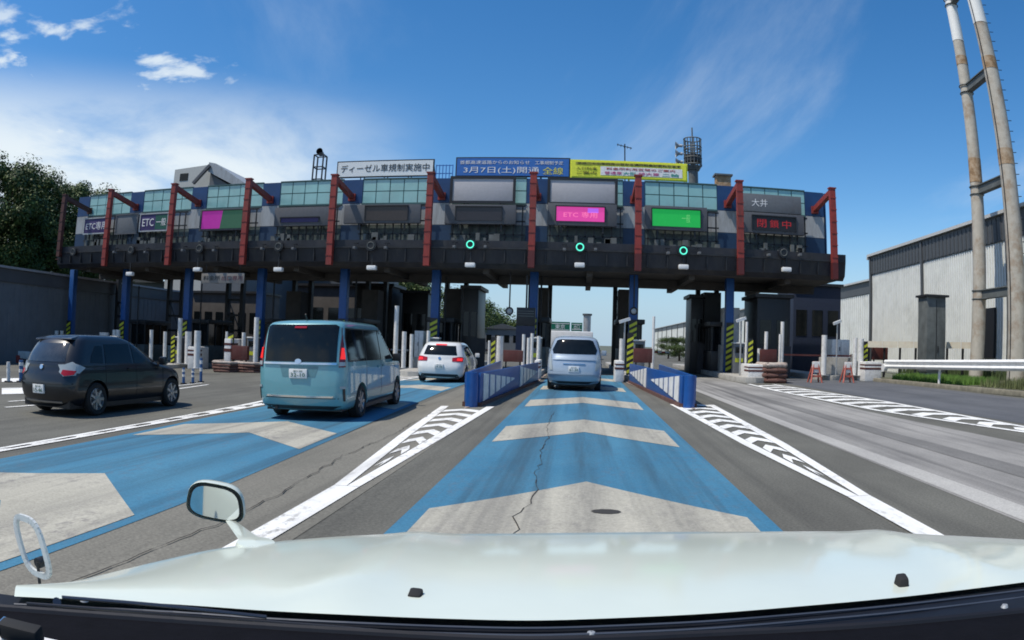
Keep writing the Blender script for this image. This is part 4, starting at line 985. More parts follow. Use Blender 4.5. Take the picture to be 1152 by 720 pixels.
# twin poles
def pole_thing(base, tp, r0, r1, label, patches, wrapz):
    b, t = Vector(base), Vector(tp); r = empty('utility_pole', b, 0, label, 'pole', 'tall twin poles at the right'); d = t-b
    MB().tube((0,0,-.1), d, r0, r1, n=24).build('pole_shaft', M['pole'], r, smooth=True)
    q = lambda s: d*s; rad = lambda s: r0+(r1-r0)*s
    for s0, s1, m_ in patches: MB().tube(q(s0), q(s1), rad(s0)+.012, rad(s1)+.012, n=24, caps=True).build('rust_band' if m_ == 'rust' else 'white_wrap', M['rust' if m_ == 'rust' else 'polew'], r, smooth=True)
    return r, d
Yp1, Yp2 = 27.0, 25.2
b1 = gr(1097,431); b1.z = .14; top1 = atY(1063,-25,b1.y)
b2 = gr(1142,434); b2.z = .14; top2 = atY(1089,-25,b2.y)
def sfrac(b, t, u, v): z = atY(u,v,b.y).z; return (z-b.z)/(t.z-b.z)
rA, dA = pole_thing(b1, top1, .40, .33, 'thinner left pole of the tall weathered pair beside the guardrail', [(sfrac(b1,top1,1090,205), sfrac(b1,top1,1089,178),'rust'), (sfrac(b1,top1,1070,45),.999,'white'), (sfrac(b1,top1,1073,72),sfrac(b1,top1,1071,62),'rust')], 0)
rB, dB = pole_thing(b2, top2, .50, .40, 'thicker right pole of the tall weathered pair beside the guardrail', [(sfrac(b2,top2,1095,25), .999,'white'), (sfrac(b2,top2,1120,184), sfrac(b2,top2,1118,166),'rust'), (sfrac(b2,top2,1100,75), sfrac(b2,top2,1100,62),'rust')], 0)
for v1, v2 in ((8,4),(101,92),(213,202),(331,326)):
    s1, s2 = sfrac(b1,top1,1085,v1), sfrac(b2,top2,1120,v2)
    a = b1+dA*s1; b = b2+dB*s2; b = Vector((b.x,b.y,a.z+.05)); d = (b-a).normalized()
    f = MB(); f.bar(a+d*.35-b1, b-d*.35-b1, .25, .38); f.bar(a+d*.3-b1+Vector((0,0,.2)), b-d*.3-b1+Vector((0,0,.2)), .4, .05); f.bar(a+d*.3-b1-Vector((0,0,.2)), b-d*.3-b1-Vector((0,0,.2)), .4, .05)
    for z_ in (-.2,.2): f.ring(a-b1+Vector((0,0,z_)), .40, .035, 'Z', 20, 6)
    f.build('cross_beam', M['cabinet'], rA)
f = MB()
for k in range(38):
    p = dB*(k/38)+Vector((.46,-.1,0)); f.tube(p, p+Vector((.22,-.05,.02)), .02, n=5)
f.tube(Vector((-.5,-.1,0)), dB+Vector((-.42,-.1,0)), .03, n=6)
f.build('climbing_rungs', M['steel'], rB)
# electrical cabinet
p = gr(1058,428); cx,w_,zb_,zt_ = px_rect(1043,334,1064,392,29.5)
r = empty('switch_cabinet', (cx,29.5,.15), 0, 'tall weathered grey metal cabinet in front of the warehouse', 'cabinet')
MB().box(-w_/2,w_/2,0,1.0,.4,zt_-.15).build('cabinet_body', M['cabinet'], r, bevel=.02); MB().box(-w_/2-.1,w_/2+.15,-.12,1.1,zt_-.15,zt_-.05).build('cabinet_roof', M['steel'], r); MB().box(-w_/2+.1,w_/2-.1,.1,.9,0,.4).build('plinth', M['concrete'], r)
MB().box(-.02,.02,-.01,.02,.5,zt_-.3).box(.08,.13,-.04,0,1.3,1.6).build('door_seam', M['black'], r)
# cream plank barrier row
r = empty('plank_fence', (17.5,33,.14), 0, 'row of cream planks on posts in front of the warehouse', 'fence')
cx0 = atY(976,388,34).x-17.5; cx1 = atY(1100,388,30).x-17.5; f = MB(); g2 = MB(); n = 7
for k in range(n):
    x0_, x1_ = cx0+(cx1-cx0)*k/n, cx0+(cx1-cx0)*(k+.93)/n; ya = 1-(4*k/n); zt_ = atY(1020,384,32).z-.14
    f.hexa([(x0_,ya,zt_-.32),(x1_,ya-.5,zt_-.32),(x1_,ya-.42,zt_-.32),(x0_,ya+.08,zt_-.32)], [(x0_,ya,zt_),(x1_,ya-.5,zt_),(x1_,ya-.42,zt_),(x0_,ya+.08,zt_)]); g2.box(x0_+.1,x0_+.2,ya+.1,ya+.2,0,zt_)
f.build('plank', M['cream'], r); g2.build('fence_post', M['steel'], r)

# ------------------------------------------------------------------ WAREHOUSES
def ribbed(f, x, y0, y1, z0_, z1_, pitch, dep, side=-1):
    n = int(abs(y1-y0)/pitch)
    for k in range(n):
        y = y0+(y1-y0)*k/n; w_ = pitch*.55
        f.box(min(x, x+side*dep), max(x, x+side*dep), y, y+w_, z0_, z1_)
wh = empty('warehouse', (22,45,0), 0, 'large pale ribbed warehouse with dark grey upper band at the right', 'warehouse')
ox = Vector((22,45,0))
def wb(f, name, m, par=wh, **k):
    for v in f.bm.verts: v.co -= ox
    return f.build(name, m, par, **k)
wb(MB().box(22,40,12,49.2,0,7.15), 'wall', M['wallgap'])
f = MB(); ribbed(f, 22, 12, 49.0, .1, 7.1, .28, .05); wb(f, 'wall_ribs', M['wall'])
wb(MB().prism([(21.9,12,7.15),(21.9,12,8.5),(31,12,10.5),(40,12,8.5),(40,12,7.15)], (0,37.3,0)), 'upper_band', M['dgrey'])
f = MB(); ribbed(f, 21.9, 12, 49.2, 7.2, 8.4, .5, .03); wb(f, 'band_ribs', mat('dark_rib', (.06,.065,.07), .5))
wb(MB().box(21.7,22.05,11.8,49.4,8.5,8.68).box(21.7,40,49.3,49.45,8.3,8.5), 'roof_edge', M['roof'])
for y in (29.6, 40.2, 49.1): wb(MB().box(21.8,21.95,y-.12,y+.12,.1,8.4), 'downpipe', M['dgrey'])
wb(MB().box(21.8,21.94,31.0,33.3,1.2,3.8), 'door_opening', M['black'])
w2 = empty('warehouse', (24,110,0), 0, 'lower long ribbed warehouse receding behind the gate at the right', 'warehouse')
ox = Vector((24,110,0))
wb(MB().box(24,44,49.6,230,0,6.2), 'wall', M['wallgap'], w2)
f = MB(); ribbed(f, 24, 49.6, 230, .1, 6.15, .5, .06); wb(f, 'wall_ribs', M['wall'], w2)
wb(MB().prism([(23.9,49.6,6.2),(23.9,49.6,7.2),(34,49.6,9.5),(44,49.6,7.2),(44,49.6,6.2)], (0,180,0)), 'upper_band', M['dgrey'], w2)
wb(MB().box(23.7,24.05,49.55,230,7.2,7.35), 'roof_edge', M['roof'], w2)
for k in range(16): wb(MB().box(23.78,23.93,52+k*11,52.25+k*11,.1,7.1), 'downpipe', M['dgrey'], w2)
# left warehouse
wl_ = empty('warehouse', (-30,30,gz(-30)), 0, 'long grey shaded warehouse with thin pale roof edge at the far left', 'warehouse'); ox = Vector((-30,30,gz(-30)))
lz = atY(40,307,30); XL = -33.5
def zatX(u, v, X_): d = ray(u, v); return (EYE+d*(X_/d.x)).z
zl_ = zatX(0,299,XL)
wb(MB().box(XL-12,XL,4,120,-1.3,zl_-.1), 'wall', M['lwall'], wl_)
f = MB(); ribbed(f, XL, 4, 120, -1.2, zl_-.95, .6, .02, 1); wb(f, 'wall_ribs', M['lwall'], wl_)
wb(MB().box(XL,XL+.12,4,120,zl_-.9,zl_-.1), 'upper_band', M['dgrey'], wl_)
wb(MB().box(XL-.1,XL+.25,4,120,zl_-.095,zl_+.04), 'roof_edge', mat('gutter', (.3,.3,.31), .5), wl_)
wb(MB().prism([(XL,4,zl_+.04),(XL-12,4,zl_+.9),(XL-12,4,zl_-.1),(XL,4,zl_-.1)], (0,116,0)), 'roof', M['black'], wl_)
# ------------------------------------------------------------------ left hill, trees
f = MB()
hp = [(-60,10),(-58,60),(-50,110),(-40,170),(-20,230),(-5,300)]
n = 26; rows = []
for k in range(n+1):
    t = k/n*(len(hp)-1); i = min(int(t), len(hp)-2); u_ = t-i; x = hp[i][0]+(hp[i+1][0]-hp[i][0])*u_; y = hp[i][1]+(hp[i+1][1]-hp[i][1])*u_
    row = []
    for j, (dx, dz) in enumerate(((0,-2.1),(-8,2.0),(-18,5.5),(-40,8),(-120,10))):
        row.append(f.bm.verts.new((x+dx, y, dz*(1 if j==0 else (.8+.25*math.sin(k*.7+j))))))
    rows.append(row)
for a, b in zip(rows, rows[1:]):
    for j in range(4): f.bm.faces.new((a[j],a[j+1],b[j+1],b[j]))
tag(f.build('hill', mat('hill_cover', (.035,.06,.015), .95, var=.5, scale=.6, bump=.6), smooth=True), kind='structure')
def crown_mesh(seed, R=3.2, H=5.5, n=13000, leaf=.085):
    rnd = random.Random(seed); bm = bmesh.new(); cl = []
    for k in range(26):
        a = rnd.random()*2*PI; z = rnd.random(); rr_ = R*(.25+.75*rnd.random())*math.sin(PI*(.18+.72*z)); cl.append((Vector((rr_*math.cos(a),rr_*math.sin(a),H*z)), rnd.uniform(.6,1.35)))
    for k in range(n):
        c, s = cl[int(rnd.random()*len(cl))]
        d = Vector((rnd.gauss(0,1),rnd.gauss(0,1),rnd.gauss(0,.8))).normalized()*s*(rnd.random()**.4)
        p = c+d; nrm = (d.normalized()+Vector((rnd.uniform(-.8,.8),rnd.uniform(-.8,.8),rnd.uniform(-.2,1)))).normalized()
        u = nrm.orthogonal().normalized(); w_ = nrm.cross(u); q = leaf*rnd.uniform(.6,1.5); an = rnd.random()*PI; u, w_ = u*math.cos(an)+w_*math.sin(an), w_*math.cos(an)-u*math.sin(an)
        fa = bm.faces.new([bm.verts.new(p-u*q),bm.verts.new(p-w_*q*.55),bm.verts.new(p+u*q),bm.verts.new(p+w_*q*.55)]); fa.material_index = 1 if rnd.random() < .35 else 0
    me = bpy.data.meshes.new('crown'); bm.to_mesh(me); bm.free(); me.materials.append(M['leaf']); me.materials.append(M['leaf2']); return me
def trunk_mesh(seed, H=5):
    rnd = random.Random(seed); f = MB(); f.tube((0,0,-1),(rnd.uniform(-.2,.2),.1,H*.5), .22,.15, 8)
    for k in range(7):
        a = rnd.random()*2*PI; z = H*rnd.uniform(.25,.6); f.tube((0,0,z),(1.6*math.cos(a),1.6*math.sin(a),z+rnd.uniform(1.2,2.6)), .09,.03, 6)
    bmesh.ops.recalc_face_normals(f.bm, faces=f.bm.faces[:]); me = bpy.data.meshes.new('trunk'); f.bm.to_mesh(me); f.bm.free(); me.materials.append(M['bark']); return me
CR = [crown_mesh(s) for s in (1,2,3,4)]; TR = [trunk_mesh(s) for s in (5,6)]
def tree(x, y, z, s, v, label, sq=1, group='trees on the left hillside'):
    r = empty('leafy_tree', (x,y,z), random.random()*6, label, 'tree', group); r.scale = (s*sq,s*sq,s)
    a = bpy.data.objects.new('crown', CR[v%4]); C.objects.link(a); a.parent = r; a.location = (0,0,1.6)
    b = bpy.data.objects.new('trunk', TR[v%2]); C.objects.link(b); b.parent = r
    return r
# trees by pixel of crown top, distance, and scale; only those telling apart get a phrase of their own
T = [(8,182,52,1.5),(30,196,50,1.25),(52,206,54,1.2),(22,215,44,1.15),(72,210,60,1.25),(92,214,66,1.2),(112,222,72,1.2),(60,232,50,1.1),(88,240,55,1.1),(10,240,42,1.1),(38,245,42,1.0),(110,250,60,1.1),(-20,190,46,1.4),(135,240,75,1.2)]
names_ = ['tallest dark tree at the left picture edge','second tree from the left edge with ragged top','third tree in the skyline left of the gate','lower tree filling below the leftmost crowns','tree in the skyline midway to the gate','small crown in the skyline near the gate end','rounded crown just left of the gate end','tree low on the slope above the warehouse roof','tree low on the slope nearest the gate end','lowest tree at the left picture edge','bushy tree low on the slope second from left','tree directly behind the leftmost red frame','tree partly beyond the left picture edge','tree hidden mostly by the leftmost gate panels']
for k, (u, v, Yp, s) in enumerate(T):
    d = ray(u, v); p = EYE+d*((-(47+.16*Yp))/d.x); s = s*1.25; H = 7.1*s
    tree(p.x, p.y, p.z-H, s, k, names_[k], 1.15)
T2 = [(455,312,95),(475,316,90),(500,330,110),(440,314,85),(422,318,80),(548,348,150),(560,356,170),(572,362,200),(535,345,130),(400,350,75)]
for k, (u, v, Yp) in enumerate(T2):
    p = atY(u, v, Yp); s = 1.3*Yp/80; H = 7.1*s
    tree(p.x, p.y, p.z-H, s, k+1, 'distant tree seen through the gate, '+['above the white hatchback on its left','above the white hatchback','right of the white hatchback column','above the turquoise minivan mirror','beyond the minivan roof, right','left of the round mirror, tallest','left of the round mirror, middle','smallest, nearest the round mirror','between the dark column and the round mirror','beyond the minivan roof, left'][k], 1.2, 'trees beyond the gate')
for k, (u, v, Yp) in enumerate(((765,389,75),(775,387,85),(752,391,90))):
    p = atY(u, v, Yp); s = .35; tree(p.x, p.y, .0, s, k, 'low bush at the foot of the receding warehouse, '+['right','middle','left'][k], 1.8, 'bushes by the receding warehouse')

# ------------------------------------------------------------------ beyond the gate
Yd = 90
def gantry_sign(px, lab, extra=None):
    cx, w_, zb_, zt_ = px_rect(*px, Yd); r = empty('road_sign', (cx,Yd,0), 0, lab, 'road sign', 'green direction signs beyond the gate')
    MB().box(-w_/2,w_/2,0,.2,zb_,zt_).build('sign_panel', M['green'], r); f = MB(); e = .08
    f.box(-w_/2+.1,w_/2-.1,-.02,-.003,zt_-.25,zt_-.18).box(-w_/2+.1,w_/2-.1,-.02,-.003,zb_+.18,zb_+.25); f.build('sign_border', M['inkw'], r)
    MB().tube((-w_/2+.2,.3,0),(-w_/2+.2,.3,zb_+.5), .12).tube((w_/2-.2,.3,0),(w_/2-.2,.3,zb_+.5), .12).build('sign_post', M['galv'], r, smooth=True)
    return r, w_, (zb_+zt_)/2
r,w_,zc = gantry_sign((619,362,641,373), 'left green direction sign above the silver minivan'); text('東京', w_*.5, .6, (0,-.03,zc), M['inkw'], r)
r,w_,zc = gantry_sign((642.5,363,655,372.5), 'smaller green direction sign right of the first one'); text('出口', w_*.5, .5, (0,-.03,zc), M['inkw'], r)
cx,w_,zb_,zt_ = px_rect(656,355,664.5,380,100); r = empty('storage_silo', (cx,100,0), 0, 'pale cylindrical silo beyond the gate above the silver minivan', 'silo')
MB().tube((0,0,0),(0,0,zt_), w_/2, n=20).build('silo_body', M['galv'], r, smooth=True); MB().tube((0,0,zt_),(0,0,zt_+.25), w_/2+.15, n=20).build('silo_cap', M['dgrey'], r)
cx,w_,zb_,zt_ = px_rect(617,372.5,667,385,70); r = empty('box_truck', (cx,70,0), 0, 'white roofed lorry far ahead beyond the silver minivan', 'lorry')
MB().box(-w_/2,w_/2,0,6,.8,zt_).build('cargo_box', M['white'], r, bevel=.15); MB().box(-w_/2+.2,w_/2-.2,6.2,8,.6,zt_*.8).build('cab', M['white'], r, bevel=.2)
f = MB()
for sx_ in (-1,1):
    for y_ in (1.2,6.8): f.lathe([(-.14,.001),(-.14,.45),(.14,.45),(.14,.001)], (sx_*(w_/2-.3),y_,.45), 'X')
f.build('wheel', M['tyre'], r)
# grey sheds seen through the left bays
for k,(u0,v0,u1,v1,Yp,mm,lab) in enumerate(((372,300,425,372,70,'dgrey','grey shed seen through the bay behind the turquoise minivan'),(190,300,372,400,75,'dgrey','grey shed seen through the bay with the hanging strip sign'),(100,318,190,390,80,'dgrey','dark shed seen through the far left bays'),(455,365,500,395,60,'lwall','low blue-grey shed behind the white hatchback'),(545,370,585,392,120,'lgrey','small grey shed beyond the island left of the silver minivan'))):
    cx,w_,zb_,zt_ = px_rect(u0,v0,u1,v1,Yp); zf = gz(cx); r = empty('shed', (cx,Yp,zf), 0, lab, 'shed', 'sheds beyond the gate')
    MB().box(-w_/2,w_/2,0,8,0,zt_-zf).build('wall', M[mm], r); MB().prism([(-w_/2-.3,-.3,zt_-zf),(w_/2+.3,-.3,zt_-zf),(0,-.3,zt_-zf+.9)], (0,8.6,0)).build('roof', M['dgrey'], r)
    f = MB()
    for q in range(4): xx = -w_/2+w_*(q+.5)/4; f.box(xx-w_*.07,xx+w_*.07,-.03,-.003,(zt_-zf)*.45,(zt_-zf)*.75)
    f.build('window', M['glass'], r)

# ------------------------------------------------------------------ VEHICLES
def cr(P, t):
    n = len(P)-1; x = t*n; i = min(int(x), n-1); u = x-i; g = lambda k: P[max(0,min(n,k))]
    return [0.5*((2*g(i)[c])+(-g(i-1)[c]+g(i+1)[c])*u+(2*g(i-1)[c]-5*g(i)[c]+4*g(i+1)[c]-g(i+2)[c])*u*u+(-g(i-1)[c]+3*g(i)[c]-3*g(i+1)[c]+g(i+2)[c])*u**3) for c in range(len(P[0]))]
def body_mesh(levels, wheels, wr, hw_w, bow=.09, fbow=.22, sub=5):
    """levels: (z, y_rear, y_front, half width, rear corner, front corner)"""
    bm = bmesh.new(); rows = []
    nl = (len(levels)-1)*sub
    for li in range(nl+1):
        z, yr, yf, hw, rc, fc = cr(levels, li/nl); pts = []
        def arc(cx, cy, rx, ry, a0, a1, n=6): return [(cx+rx*math.cos(a0+(a1-a0)*k/n), cy+ry*math.sin(a0+(a1-a0)*k/n)) for k in range(n+1)]
        ed = lambda a, b, n: [(a[0]+(b[0]-a[0])*k/n, a[1]+(b[1]-a[1])*k/n) for k in range(1, n)]
        A = arc(-hw+rc, yr+rc, rc, rc, PI, 1.5*PI); B = arc(hw-rc, yr+rc, rc, rc, 1.5*PI, 2*PI); D = arc(hw-fc, yf-fc, fc, fc, 0, PI/2); E_ = arc(-hw+fc, yf-fc, fc, fc, PI/2, PI)
        pts = A+ed(A[-1],B[0],8)+B+ed(B[-1],D[0],22)+D+ed(D[-1],E_[0],8)+E_+ed(E_[-1],A[0],22)
        ym = (yr+yf)/2; out = []
        for x, y in pts:
            t = abs(x)/max(hw,.01)
            if y < ym: y += bow*t*t*min(1, max(0,(ym-y)/(ym-yr)))**3
            else: y -= fbow*t*t*min(1, max(0,(y-ym)/(yf-ym)))**2
            s = max(-1,min(1,(y-ym)/((yf-yr)/2))); x *= 1-.05*abs(s)**3
            out.append(bm.verts.new((x,y,z)))
        rows.append(out)
    for a, b in zip(rows, rows[1:]):
        n = len(a)
        for k in range(n): bm.faces.new((a[k],a[(k+1)%n],b[(k+1)%n],b[k]))
    bm.faces.new(rows[0][::-1]); bm.faces.new(rows[-1])
    bmesh.ops.recalc_face_normals(bm, faces=bm.faces[:])
    me = bpy.data.meshes.new('body'); bm.to_mesh(me); bm.free()
    o = bpy.data.objects.new('tmp', me); C.objects.link(o); cut = []
    cb = MB()
    for y in wheels:
        for s in (-1,1): cb.tube((s*(hw_w-.32),y,wr),(s*(hw_w+.3),y,wr), wr*1.16, n=28)
    c = cb.build('cut', M['black'])
    md = o.modifiers.new('b','BOOLEAN'); md.object = c; md.operation = 'DIFFERENCE'; md.solver = 'EXACT'
    bpy.context.view_layer.update(); dg = bpy.context.evaluated_depsgraph_get(); me2 = bpy.data.meshes.new_from_object(o.evaluated_get(dg)); me2.name = 'body'
    bpy.data.objects.remove(o); bpy.data.objects.remove(c)
    return me2
class Car:
    def __init__(s, name, label, cat, levels, wheels, wr, hw, paint, loc, rz, group='cars and minivans queuing for the toll gate', **k):
        s.r = empty(name, loc, rz, label, cat, group); s.hw = hw; s.wr = wr
        me = body_mesh(levels, wheels, wr, hw, **k); me.materials.clear(); me.materials.append(paint)
        for p in me.polygons: p.use_smooth = True; p.material_index = 0
        me.set_sharp_from_angle(angle=math.radians(38))
        s.body = bpy.data.objects.new('body', me); C.objects.link(s.body); s.body.parent = s.r
        bm = bmesh.new(); bm.from_mesh(me); s.bvh = BVHTree.FromBMesh(bm); bm.free()
        for y in wheels:
            for sd in (-1,1):
                w_ = empty('wheel', (sd*(hw-.11), y, wr)); w_.parent = s.r; del w_
                w_ = [c for c in children(s.r) if c.name.startswith('wheel')][-1]
                t = MB(); t.lathe([(-.09,wr*.68),(-.1,wr*.9),(-.07,wr),(.07,wr),(.1,wr*.9),(.09,wr*.68)], (0,0,0), 'X', 32); t.build('tyre', M['tyre'], w_, smooth=True)
                q = MB(); q.lathe([(sd*.075,wr*.70),(sd*.085,wr*.64),(sd*.03,wr*.58),(sd*.02,.001)], (0,0,0), 'X', 32)
                for k2 in range(7):
                    a = 2*PI*k2/7; q.bar((sd*.07,wr*.1*math.cos(a),wr*.1*math.sin(a)), (sd*.08,wr*.64*math.cos(a),wr*.64*math.sin(a)), .05,.02, up=(1,0,0))
                q.lathe([(sd*.095,.001),(sd*.09,wr*.18),(sd*.03,wr*.2)], (0,0,0), 'X', 16); q.build('rim', M['rim'], w_, smooth=True)
    def patch(s, name, poly, ax, m, off=.006, sk=.03, step=.07, parent=None, thick=None):
        bm = bmesh.new(); bm.faces.new([bm.verts.new((a,b,0)) for a, b in poly])
        xs = [a for a,b in poly]; ys = [b for a,b in poly]
        k = min(xs)+step
        while k < max(xs): bmesh.ops.bisect_plane(bm, geom=bm.verts[:]+bm.edges[:]+bm.faces[:], plane_co=(k,0,0), plane_no=(1,0,0)); k += step
        k = min(ys)+step
        while k < max(ys): bmesh.ops.bisect_plane(bm, geom=bm.verts[:]+bm.edges[:]+bm.faces[:], plane_co=(0,k,0), plane_no=(0,1,0)); k += step
        dirs = {'+x': Vector((-1,0,0)), '-x': Vector((1,0,0)), '-y': Vector((0,1,0)), '+y': Vector((0,-1,0))}[ax]
        for v in bm.verts:
            a, b = v.co.x, v.co.y
            o = {'+x': Vector((3,a,b)), '-x': Vector((-3,a,b)), '-y': Vector((a,-5,b)), '+y': Vector((a,5,b))}[ax]
            h = s.bvh.ray_cast(o, dirs); q_ = 0
            while ax == '-y' and (h[0] is None or abs(h[1].y) < .42) and q_ < 60:
                o.x *= .992; h = s.bvh.ray_cast(o, dirs); q_ += 1
            if h[0] is None: h = s.bvh.find_nearest(o+dirs*(2.2 if 'x' in ax else 2.8))
            nrm = h[1] if h[1].dot(dirs) < 0 else -h[1]
            v.co = h[0]+nrm*off-dirs*off*.3
        be = [e for e in bm.edges if len(e.link_faces) == 1]
        rr_ = bmesh.ops.extrude_edge_only(bm, edges=be)
        for v in [g for g in rr_['geom'] if isinstance(g, bmesh.types.BMVert)]: v.co += dirs*sk
        bmesh.ops.recalc_face_normals(bm, faces=bm.faces[:])
        me = bpy.data.meshes.new(name); bm.to_mesh(me); bm.free(); me.materials.append(m)
        for p in me.polygons: p.use_smooth = True
        me.set_sharp_from_angle(angle=math.radians(40))
        o = bpy.data.objects.new(name, me); C.objects.link(o); o.parent = parent or s.r; return o
    def both(s, name, poly, m, **k): return [s.patch(name, poly, ax, m, **k) for ax in ('+x','-x')]
    def rear_pair(s, name, poly, m, **k): return [s.patch(name, poly, '-y', m, **k), s.patch(name, [(-a,b) for a,b in poly][::-1], '-y', m, **k)]
    def plate(s, z, yoff=-.02, txt='•88', w_=.33, h_=.165):
        h = s.bvh.ray_cast(Vector((0,-5,z)), Vector((0,1,0))); y = h[0].y
        f = MB().box(-w_/2,w_/2,y-.035,y+.05,z-h_/2,z+h_/2).build('number_plate', M['plate'], s.r, bevel=.008)
        text('品川 300', w_*.5, h_*.2, (0,y-.039,z+h_*.3), M['ink'], f, 'plate_lettering', depth=.001)
        text(txt, w_*.8, h_*.42, (0,y-.039,z-h_*.12), M['ink'], f, 'plate_lettering', depth=.001)
    def mirrors(s, y, z, m):
        for sd in (-1,1):
            x = sd*(s.hw+.07); o = MB().box(x-.09,x+.09,y-.05,y+.08,z-.08,z+.09).build('wing_mirror', m, s.r, bevel=.035)
            MB().bar((sd*(s.hw-.12),y+.05,z-.05),(x,y+.03,z-.03),.04,.05).build('mirror_stalk', M['black'], o)

def loc_from(u, v): return gr(u, v)
# --- turquoise minivan: near rear wheel ground contact at (405,470)
van_lv = [(.20,-2.20,2.2,.74,.25,.5),(.26,-2.30,2.28,.81,.22,.45),(.42,-2.345,2.34,.845,.2,.4),(.70,-2.345,2.35,.85,.17,.4),(.95,-2.33,2.30,.848,.16,.42),(1.03,-2.32,2.12,.842,.15,.5),(1.12,-2.305,1.72,.832,.15,.55),(1.35,-2.27,1.38,.795,.15,.5),(1.60,-2.22,1.02,.752,.16,.45),(1.72,-2.18,.82,.725,.18,.4),(1.79,-2.09,.62,.67,.22,.35),(1.83,-1.85,.35,.50,.3,.3),(1.838,-1.5,.1,.3,.25,.2)]
g1, g2_ = gr(403,469.5), gr(447,456.8)
hd = math.atan2(-(g2_.x-g1.x), g2_.y-g1.y)
def place(gc, rz, hw, ywheel):      # gc = ground contact of right rear wheel
    c, s_ = math.cos(rz), math.sin(rz); lx_, ly_ = hw-.02, ywheel
    return Vector((gc.x-(lx_*c-ly_*s_), gc.y-(lx_*s_+ly_*c), 0))
rzv = .03
g1.x += .07; lv = place(g1, rzv, .90, -1.40); lv.z = gz(lv.x)
van = Car('minivan', 'turquoise minivan with lit brake lamps waiting in the blue lane left of centre', 'minivan', van_lv, (-1.32,1.53), .315, .85, M['pvan'], lv, rzv)
van.r.rotation_euler = (0, -.03, rzv); van.r.scale = (1.06,1.06,1.0)
van.patch('rear_window', [(-.66,1.07),(.66,1.07),(.655,1.70),(.60,1.735),(-.60,1.735),(-.655,1.70)], '-y', M['glass'])
van.both('side_window', [(-2.02,1.10),(-1.02,1.08),(-.96,1.66),(-1.92,1.66),(-2.0,1.5)], M['glass'])
van.both('side_window', [(-.95,1.08),(.02,1.07),(.02,1.66),(-.90,1.66)], M['glass'])
van.both('side_window', [(.08,1.07),(1.30,1.10),(1.05,1.32),(.72,1.60),(.60,1.66),(.08,1.66)], M['glass'])
van.both('window_pillar_trim', [(-2.06,1.075),(1.34,1.075),(1.36,1.10),(.66,1.685),(-1.95,1.685),(-2.05,1.5)], M['black'], off=.002, sk=.01)
van.patch('windscreen', [(-.66,1.16),(.66,1.16),(.6,1.66),(-.6,1.66)], '+y', M['glass'])
for o in van.rear_pair('tail_lamp', [(.70,.98),(.80,.98),(.80,1.22),(.76,1.55),(.71,1.68),(.70,1.30)], mat('tail_lens_dark', (.14,.006,.008), .12, coat=.6), off=.012, sk=.04): pass
van.rear_pair('brake_lamp', [(.715,1.12),(.79,1.12),(.785,1.32),(.72,1.32)], M['brake'], off=.02, sk=.02)
van.rear_pair('reverse_lamp', [(.705,1.0),(.805,1.01),(.805,1.07),(.705,1.07)], M['clear'], off=.02, sk=.02)
van.patch('chrome_strip', [(-.67,1.02),(.67,1.02),(.67,1.055),(-.67,1.055)], '-y', M['chrome'], off=.022, sk=.03)
van.patch('high_brake_lamp', [(-.11,1.665),(.11,1.665),(.11,1.70),(-.11,1.70)], '-y', M['lampred'], off=.02)
van.patch('plate_recess', [(-.3,.80),(.3,.80),(.36,1.0),(-.36,1.0)], '-y', mat('paint_turquoise_dark', (.08,.2,.23), .4, coat=.6), off=.003, sk=.01); van.plate(.86, txt='32-10')
van.patch('emblem', [(.0+.05*math.cos(t)*1.2,1.075+.045*math.sin(t)) for t in [k*PI/6 for k in range(12)]], '-y', M['chrome'], off=.035, sk=.03)
van.patch('tailgate_seam', [(-.70,.42),(.70,.42),(.70,.432),(-.70,.432)], '-y', M['black'], off=.002)
van.patch('bumper_highlight_strip', [(-.60,.44),(.60,.44),(.62,.47),(-.62,.47)], '-y', M['chrome'], off=.012)
van.rear_pair('bumper_slot', [(.76,.38),(.80,.38),(.80,.60),(.76,.60)], M['black'], off=.008); van.rear_pair('reflector', [(.72,.60),(.81,.60),(.81,.645),(.72,.645)], M['clear'], off=.012)
van.patch('lower_grille', [(-.7,.23),(.7,.23),(.72,.29),(-.72,.29)], '-y', M['black'], off=.008)
for yv in (-1.0, .05, 1.2): van.both('door_seam', [(yv,.35),(yv+.012,.35),(yv+.012,1.07),(yv,1.07)], M['black'], off=.002, sk=.01)
van.both('door_handle', [(-.25,.93),(-.05,.93),(-.05,.965),(-.25,.965)], M['pvan'], off=.03); van.both('door_handle', [(.12,.93),(.3,.93),(.3,.965),(.12,.965)], M['pvan'], off=.03)
van.both('sill_trim', [(-.85,.25),(1.1,.25),(1.1,.30),(-.85,.30)], M['black'], off=.006)
van.mirrors(1.12, 1.10, M['black'])
MB().tube((.0,-1.9,1.82),(0,-2.0,1.93), .012).build('aerial', M['black'], van.r)
MB().box(-.7,.7,-2.1,-1.6,.18,.5).box(-.8,.8,-1.5,1.7,.17,.3).build('underbody', M['black'], van.r)
MB().tube((-.45,-2.28,.24),(-.45,-2.0,.24), .03).build('exhaust', M['steel'], van.r)

